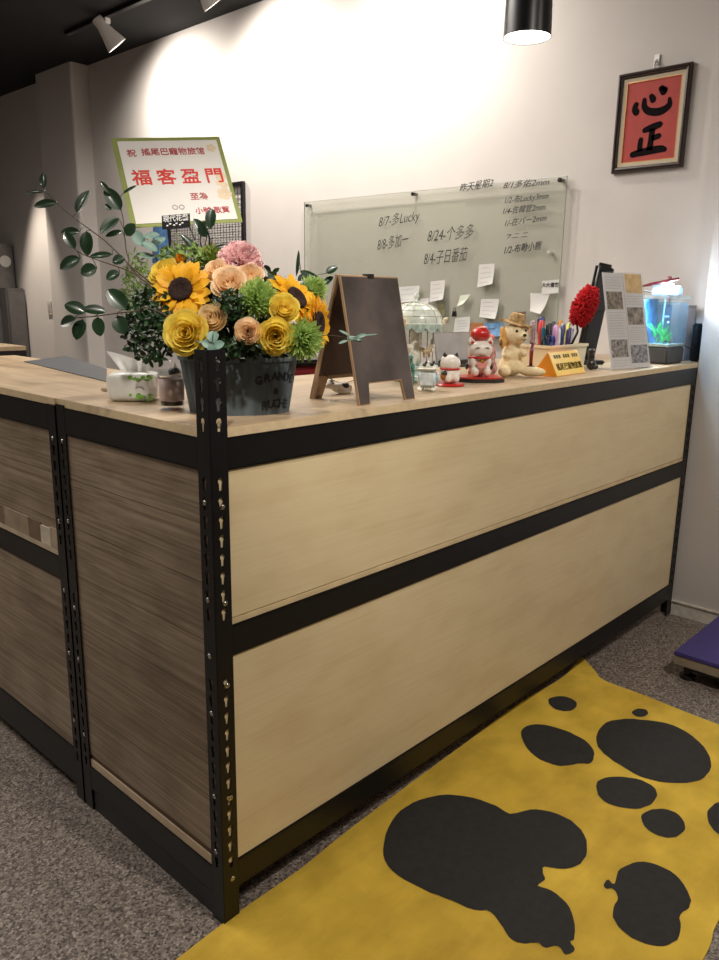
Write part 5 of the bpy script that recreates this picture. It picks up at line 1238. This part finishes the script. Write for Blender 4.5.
b.build('fluff', mat('red_fluff', srgb(206, 28, 36), .9, var=.15, scale=80, sss=.1), du, smooth=True)

# black figure right of sign
bf = thing('black_figurine', 'small black figurine right of the yellow sign', 'figurine', (1.640, .125, ZT + .0003))
blob('body', [((0, 0, .018), (.018, .016, .018)), ((-.004, 0, .042), (.013, .012, .016)), ((-.008, -.002, .062), (.015, .013, .011)), ((.014, -.008, .010), (.014, .010, .009))], BLK, bf, voxel=.0022)
b = MB(); b.ball((-.012, -.012, .066), .003); b.build('eye', BRN, bf)

# tall black terminal stand behind the leaflet
tb = V((1.86, .26, ZT + .0003))
te = thing('card_terminal', 'tall black leaning terminal behind the leaflet stand and red duster', 'card terminal', rz(tb, -.55) @ Matrix.Scale(1.05, 4))
b = MB(); b.rbox((-.05, -.045, 0), (.05, .05, .014), .004); b.build('foot', BLACKPL, te)
b = MB(Matrix.Translation((0, 0, .0145)) @ Matrix.Rotation(.16, 4, 'Y')); b.rbox((-.040, -.018, .0), (.030, .012, .325), .012, seg=3); b.build('body', BLACKPL, te, smooth=True, auto=40)
b = MB(Matrix.Translation((0, 0, .0145)) @ Matrix.Rotation(.16, 4, 'Y')); b.rbox((-.031, -.0215, .17), (.021, -.0185, .30), .001); b.build('screen', mat('dark_screen', srgb(30, 32, 36), .12, var=0), te)

# leaflet stand
l0 = V((1.682, .070, ZT + .0003)); ld = V((.205, -.040, 0)); lM = frame(l0, ld, (0, 0, 1)) @ Matrix.Rotation(-.22, 4, 'X')
lf = thing('leaflet_stand', 'leaning acrylic stand with a printed leaflet of brown photos before the fish tank', 'leaflet stand', frame(l0, ld, (0, 0, 1)))
LM = Matrix.Rotation(-.22, 4, 'X'); LW, LH = .222, .328
Mz = LM @ Matrix(((1, 0, 0, 0), (0, 0, 1, 0), (0, 1, 0, 0), (0, 0, 0, 1)))     # X right, Y up the sheet, +Z is backwards
b = MB(Mz); b.rbox((0, .001, 0), (LW, LH, .002), .0006); b.build('acrylic_front', glass_mat('acrylic', (.97, .97, .97, 1)), lf)
b = MB(Mz); b.box((.003, .004, .0042), (LW - .003, LH - .003, .0052)); b.build('leaflet', mat('leaflet_paper', srgb(224, 222, 222), .55, var=.01), lf, label='white printed leaflet')
b = MB(); b.box((0, .0, 0), (LW, .075, .002)); b.build('stand_foot', glass_mat('acrylic2', (.9, .9, .9, 1)), lf)
b = MB(Mz); 
PHM = [mat('photo_%d' % i, srgb(*c), .5, var=.45, scale=s_, col2=srgb(*c2_)) for i, (c, c2_, s_) in enumerate((((110, 96, 80), (176, 160, 138), 70), ((96, 84, 76), (190, 176, 160), 55), ((110, 102, 98), (196, 188, 180), 110), ((120, 116, 118), (190, 190, 196), 90)))]
phs = [((.07, .70), (.41, .865)), ((.52, .57), (.90, .72)), ((.03, .26), (.42, .43)), ((.48, .06), (.90, .24))]
phs = [((.06, .62), (.44, .80)), ((.53, .46), (.93, .64)), ((.06, .13), (.46, .31)), ((.53, .06), (.95, .25))]
for i, (p_, q_) in enumerate(phs): MB(Mz).box((LW * p_[0], LH * p_[1], .0032), (LW * q_[0], LH * q_[1], .0041)).build('photo', PHM[i], lf)
MB(Mz).box((LW * .55, LH * .79, .0032), (LW * .96, LH * .985, .0041)).build('orange_panel', mat('orange_print', srgb(224, 190, 130), .55, var=.12, scale=40), lf)
b = MB(Mz); 
for (x0, x1, y0, y1, n_) in ((.06, .44, .82, .96, 5), (.06, .46, .33, .60, 10), (.53, .93, .66, .77, 4), (.53, .95, .27, .44, 7), (.06, .46, .03, .11, 3)):
    for j in range(n_):
        y = y1 - (y1 - y0) * (j + .5) / n_; b.box((LW * x0, LH * y - .0016, .0034), (LW * (x1 - .03 * ((j * 5) % 3)), LH * y + .0012, .0041))
b.build('text_lines', mat('grey_text', srgb(204, 202, 202), .6, var=0), lf)
MB(Mz).box((LW * .495, LH * .03, .0034), (LW * .503, LH * .97, .0041)).build('fold_line', mat('grey_fold', srgb(190, 188, 190), .6, var=0), lf)

# ------------------------------------------------------------------ fish tank
tx0, tx1, ty0, ty1 = 2.07, 2.225, .045, .165; TZ = ZT + .0003
ft = thing('fish_tank', 'small glowing blue fish tank with green plants at the right end of the counter', 'fish tank', (tx0, ty0, TZ))
TW, TD, TH = tx1 - tx0, ty1 - ty0, .245
BASEH = .062
MB().rbox((0, 0, 0), (TW, TD, BASEH), .006, seg=3).build('base', mat('charcoal_base', srgb(58, 58, 60), .45), ft, smooth=True, auto=40)
b = MB(); z0 = BASEH + .0005; g = .003
for a, c in (((0, 0), (TW, g)), ((0, TD - g), (TW, TD)), ((0, g), (g, TD - g)), ((TW - g, g), (TW, TD - g))): b.box((a[0], a[1], z0), (c[0], c[1], TH))
b.build('glass_walls', glass_mat('tank_glass', (.93, .97, .98, 1)), ft)
b = MB(); b.rbox((-.002, -.002, TH - .010), (TW + .002, .0, TH + .002), .0005); b.box((-.002, TD, TH - .010), (TW + .002, TD + .002, TH + .002)); b.box((-.002, 0, TH - .010), (0, TD, TH + .002)); b.box((TW, 0, TH - .010), (TW + .002, TD, TH + .002)); b.build('top_trim', mat('pale_trim', srgb(200, 222, 232), .3), ft)
WAT = glass_mat('tinted_water', (.68, .86, .97, 1), haze=.10, hazecol=(.6, .85, 1, 1), rough=.03)
MB().box((g + .0005, g + .0005, z0 + .012), (TW - g - .0005, TD - g - .0005, TH - .022)).build('water', WAT, ft)
MB().box((g + .001, TD - g - .003, z0 + .012), (TW - g - .001, TD - g - .0012, TH - .012)).build('glow_film', mat('blue_glow_film', srgb(110, 160, 200), .5, var=.2, scale=25), ft)  # blue film standing in for light scattered in the water
MB().rbox((g + .001, g + .001, z0), (TW - g - .001, TD - g - .001, z0 + .011), .001).build('gravel', mat('pale_gravel', srgb(190, 196, 186), .8, var=.35, scale=220, bump=.8), ft)
PLG = mat('bright_aquatic_leaf', srgb(70, 190, 90), .5, var=.2, scale=80)
for (px_, py_, n_, h1, lab) in ((.035, .035, 26, .075, 1), (.10, .045, 30, .05, 2), (.07, .08, 18, .09, 3)):
    b = MB(); rd = random.Random(lab)
    for i in range(n_):
        a = rd.uniform(0, 2 * PI); dv = V((math.cos(a) * .5, math.sin(a) * .5, rd.uniform(.4, 1.3))); leaf(b, V((px_, py_, z0 + .009 + rd.uniform(0, h1 * .5))), dv, V((-math.sin(a), math.cos(a), .4)), h1 * rd.uniform(.3, .6), .007)
    b.build('aquatic_plant', PLG, ft, smooth=True)
rk_ = blob('rock', [((.125, .05, z0 + .02), (.016, .016, .018)), ((.115, .06, z0 + .03), (.014, .012, .02))], mat('aquarium_rock', srgb(120, 100, 96), .8, var=.25, scale=80), ft, voxel=.003)
for (fx, fy, fz_, a) in ((.05, .03, .15, .2), (.10, .06, .17, 2.6)):
    R_ = Euler((0, 0, a)).to_matrix(); blob('fish', [(V((fx, fy, fz_)), (.009, .003, .0045), R_), (V((fx, fy, fz_)) - R_ @ V((.011, 0, 0)), (.004, .001, .005), R_)], mat('silver_fish', srgb(220, 225, 230), .3, .3), ft, voxel=.0012)
b = MB(); b.tube([(.075, .06, z0 + .02), (.075, .06, TH + .004)], .003, 8); b.build('filter_tube', mat('clear_pale_tube', srgb(200, 220, 235), .3), ft, smooth=True)
fl = thing('hanging_filter', 'blue tinted clear filter box sitting on top of the fish tank', 'aquarium filter', (tx0 + .02, ty0 + .02, TZ + TH + .0025))
MB().rbox((0, 0, 0), (.115, .07, .030), .004, seg=2).build('filter_box', glass_mat('blue_clear_plastic', (.62, .78, .95, 1), haze=.35, hazecol=(.5, .7, .95, 1)), fl)
MB().rbox((.085, .005, .0005), (.105, .06, .038), .003).build('motor', BLACKPL, fl)
MB().rbox((.01, .01, .006), (.07, .055, .024), .002).build('sponge', mat('blue_sponge', srgb(60, 90, 160), .9, var=.2, scale=120), fl)
MB().rbox((-.004, -.004, .0305), (.084, .074, .0345), .001).build('filter_lid', mat('icy_lid', srgb(196, 220, 236), .3), fl)
ll = thing('tank_lamp', 'red armed lamp reaching over the fish tank', 'lamp', (tx0 - .01, ty0 + .06, TZ + TH + .0025))
lB = ll.matrix_world.inverted(); p0 = D(642, 297, 3.0); 
dpt = (V((2.12, .035, 1.3)) - CAM).dot(FW)
A_ = D(640.5, 286.5, dpt); B_ = D(679, 278.5, dpt)
b = MB(lB); b.tube([A_, A_.lerp(B_, .3), B_], [.0035, .006, .0045], 8); b.build('arm', mat('dark_red_enamel', srgb(128, 44, 54), .45), ll, smooth=True, label='dark red arm')
b = MB(lB); m_ = A_.lerp(B_, .75); b.ball(m_ + V((0, 0, .010)), (.008, .008, .005)); b.build('knob', mat('dark_red_enamel', srgb(128, 44, 54), .45), ll, smooth=True)
b = MB(lB); b.tube([A_, A_ + V((-.004, .0, -.014)), V((tx0 - .006, ty0 + .01, TZ + TH + .004)), V((tx0 - .006, ty0 + .01, TZ + TH - .03))], .003, 8); b.build('clamp', mat('grey_clamp', srgb(150, 146, 150), .4), ll, smooth=True)
b = MB(lB); m_ = A_.lerp(B_, .72) - V((0, 0, .008)); 
b.rbox((m_.x - .022, m_.y - .012, m_.z - .007), (m_.x + .022, m_.y + .012, m_.z - .001), .001); b.build('led_panel', mat('led_glow', (.8, .9, 1, 1), .3, var=0, emit=(.72, .86, 1, 1), es=30), ll)
tlp = m_ - V((0, 0, .012))
b = MB(lB); b.lathe([(.004, 0), (.010, -.004), (.016, -.0075)], 16, xf=Matrix.Translation(m_ + V((0, 0, .006)))); b.build('lamp_head', mat('pale_lamp_head', srgb(206, 214, 224), .3), ll, smooth=True)
# box and power strip at the wall behind the tank
gx = thing('carton', 'narrow pale grey box against the wall right of the fish tank', 'box', (2.30, .075, ZT + .0003))
MB().rbox((0, 0, 0), (.085, .12, .205), .003).build('box_body', mat('pale_grey_card', srgb(150, 154, 164), .6), gx)
MB().rbox((-.001, -.001, .2055), (.086, .121, .212), .002).build('box_lid', mat('grey_lid', srgb(134, 140, 152), .6), gx)
px1 = thing('power_strip', 'black power strip standing at the wall end beside the grey box', 'power strip', (2.308, .020, ZT + .0003))
MB().rbox((0, 0, 0), (.022, .035, .145), .005).build('strip_body', BLACKPL, px1)
for z in (.03, .07, .11): MB().rbox((-.006, .006, z - .012), (-.0003, .030, z + .012), .002).build('plug', BLACKPL, px1)
b = MB(); cbl = [V((tx1 + .003, .075, TZ + .07)), V((tx1 + .02, .05, TZ + .06)), V((tx1 + .045, .040, TZ + .052)), V((2.293, .037, TZ + .058))]
b.tube(catmull([tuple(p) for p in cbl], 6, False), .002, 6); tag(b.build('power_cable', BLACKPL), 'thin black cable between fish tank and power strip', 'cable')

# laptop/file behind the carousel and red cushion behind the counter
lp = thing('document_tray', 'grey upright tray leaning at the back of the counter behind the small lucky cat', 'document tray', rz((1.43, .50, ZT + .0003), -.35))
MB(Matrix.Rotation(-.3, 4, 'X')).rbox((-.10, 0, .006), (.10, .006, .118), .003).build('tilted_panel', mat('mid_grey_plastic', srgb(146, 144, 142), .5), lp)
MB().rbox((-.105, -.05, 0), (.105, .055, .008), .003).build('tray_foot', DKGREY, lp)
MB().rbox((-.10, -.045, .0085), (.05, -.005, .022), .003).build('tray_lip', BLACKPL, lp)
ch = thing('office_chair', 'red seated chair showing just behind the counter left of the chalkboard', 'chair', rz((1.08, 1.16, 0), -.4))
RC = mat('red_fabric', srgb(126, 24, 30), .85, var=.08)
MB().rbox((-.24, -.24, .46), (.24, .24, .53), .03, seg=3).build('seat', RC, ch, smooth=True, auto=60)
MB(Matrix.Rotation(.1, 4, 'X')).rbox((-.22, -.27, .60), (.22, -.22, 1.05), .02, seg=3).build('backrest', RC, ch, smooth=True, auto=60)
MB(Matrix.Rotation(.1, 4, 'X')).rbox((-.225, -.275, 1.0505), (.225, -.215, 1.072), .008, seg=2).build('top_edge', BLACKPL, ch)
b = MB(); b.lathe([(.03, .06), (.03, .46)], 16); b.build('gas_column', BLACKPL, ch, smooth=True)
MB().rbox((-.03, -.30, .43), (.03, .0, .459), .004).build('back_bar', BLACKPL, ch); MB().rbox((-.03, -.315, .43), (.03, -.285, .70), .004).build('back_bar', BLACKPL, ch)
for k_ in range(5):
    a = k_ * 2 * PI / 5; b = MB(Matrix.Rotation(a, 4, 'Z')); b.rbox((0, -.02, .055), (.27, .02, .085), .006); lg = b.build('leg', BLACKPL, ch)
    b = MB(Matrix.Rotation(a, 4, 'Z')); b.ball((.26, 0, .0275), (.0275, .02, .0275)); b.build('castor', BLACKPL, lg, smooth=True)

# tank light
def point(name, P, e, r, col):
    l = bpy.data.lights.new(name, 'POINT'); l.energy = e; l.shadow_soft_size = r; l.color = col
    o = bpy.data.objects.new(name, l); COL.objects.link(o); o.location = P; return o
area('tank_led_light', tlp, tlp - V((0, 0, 1)), 8.0, .03, (.70, .88, 1))
point('tank_lamp_glow', tlp + V((.045, -.020, -.004)), 1.8, .006, (.74, .86, 1))
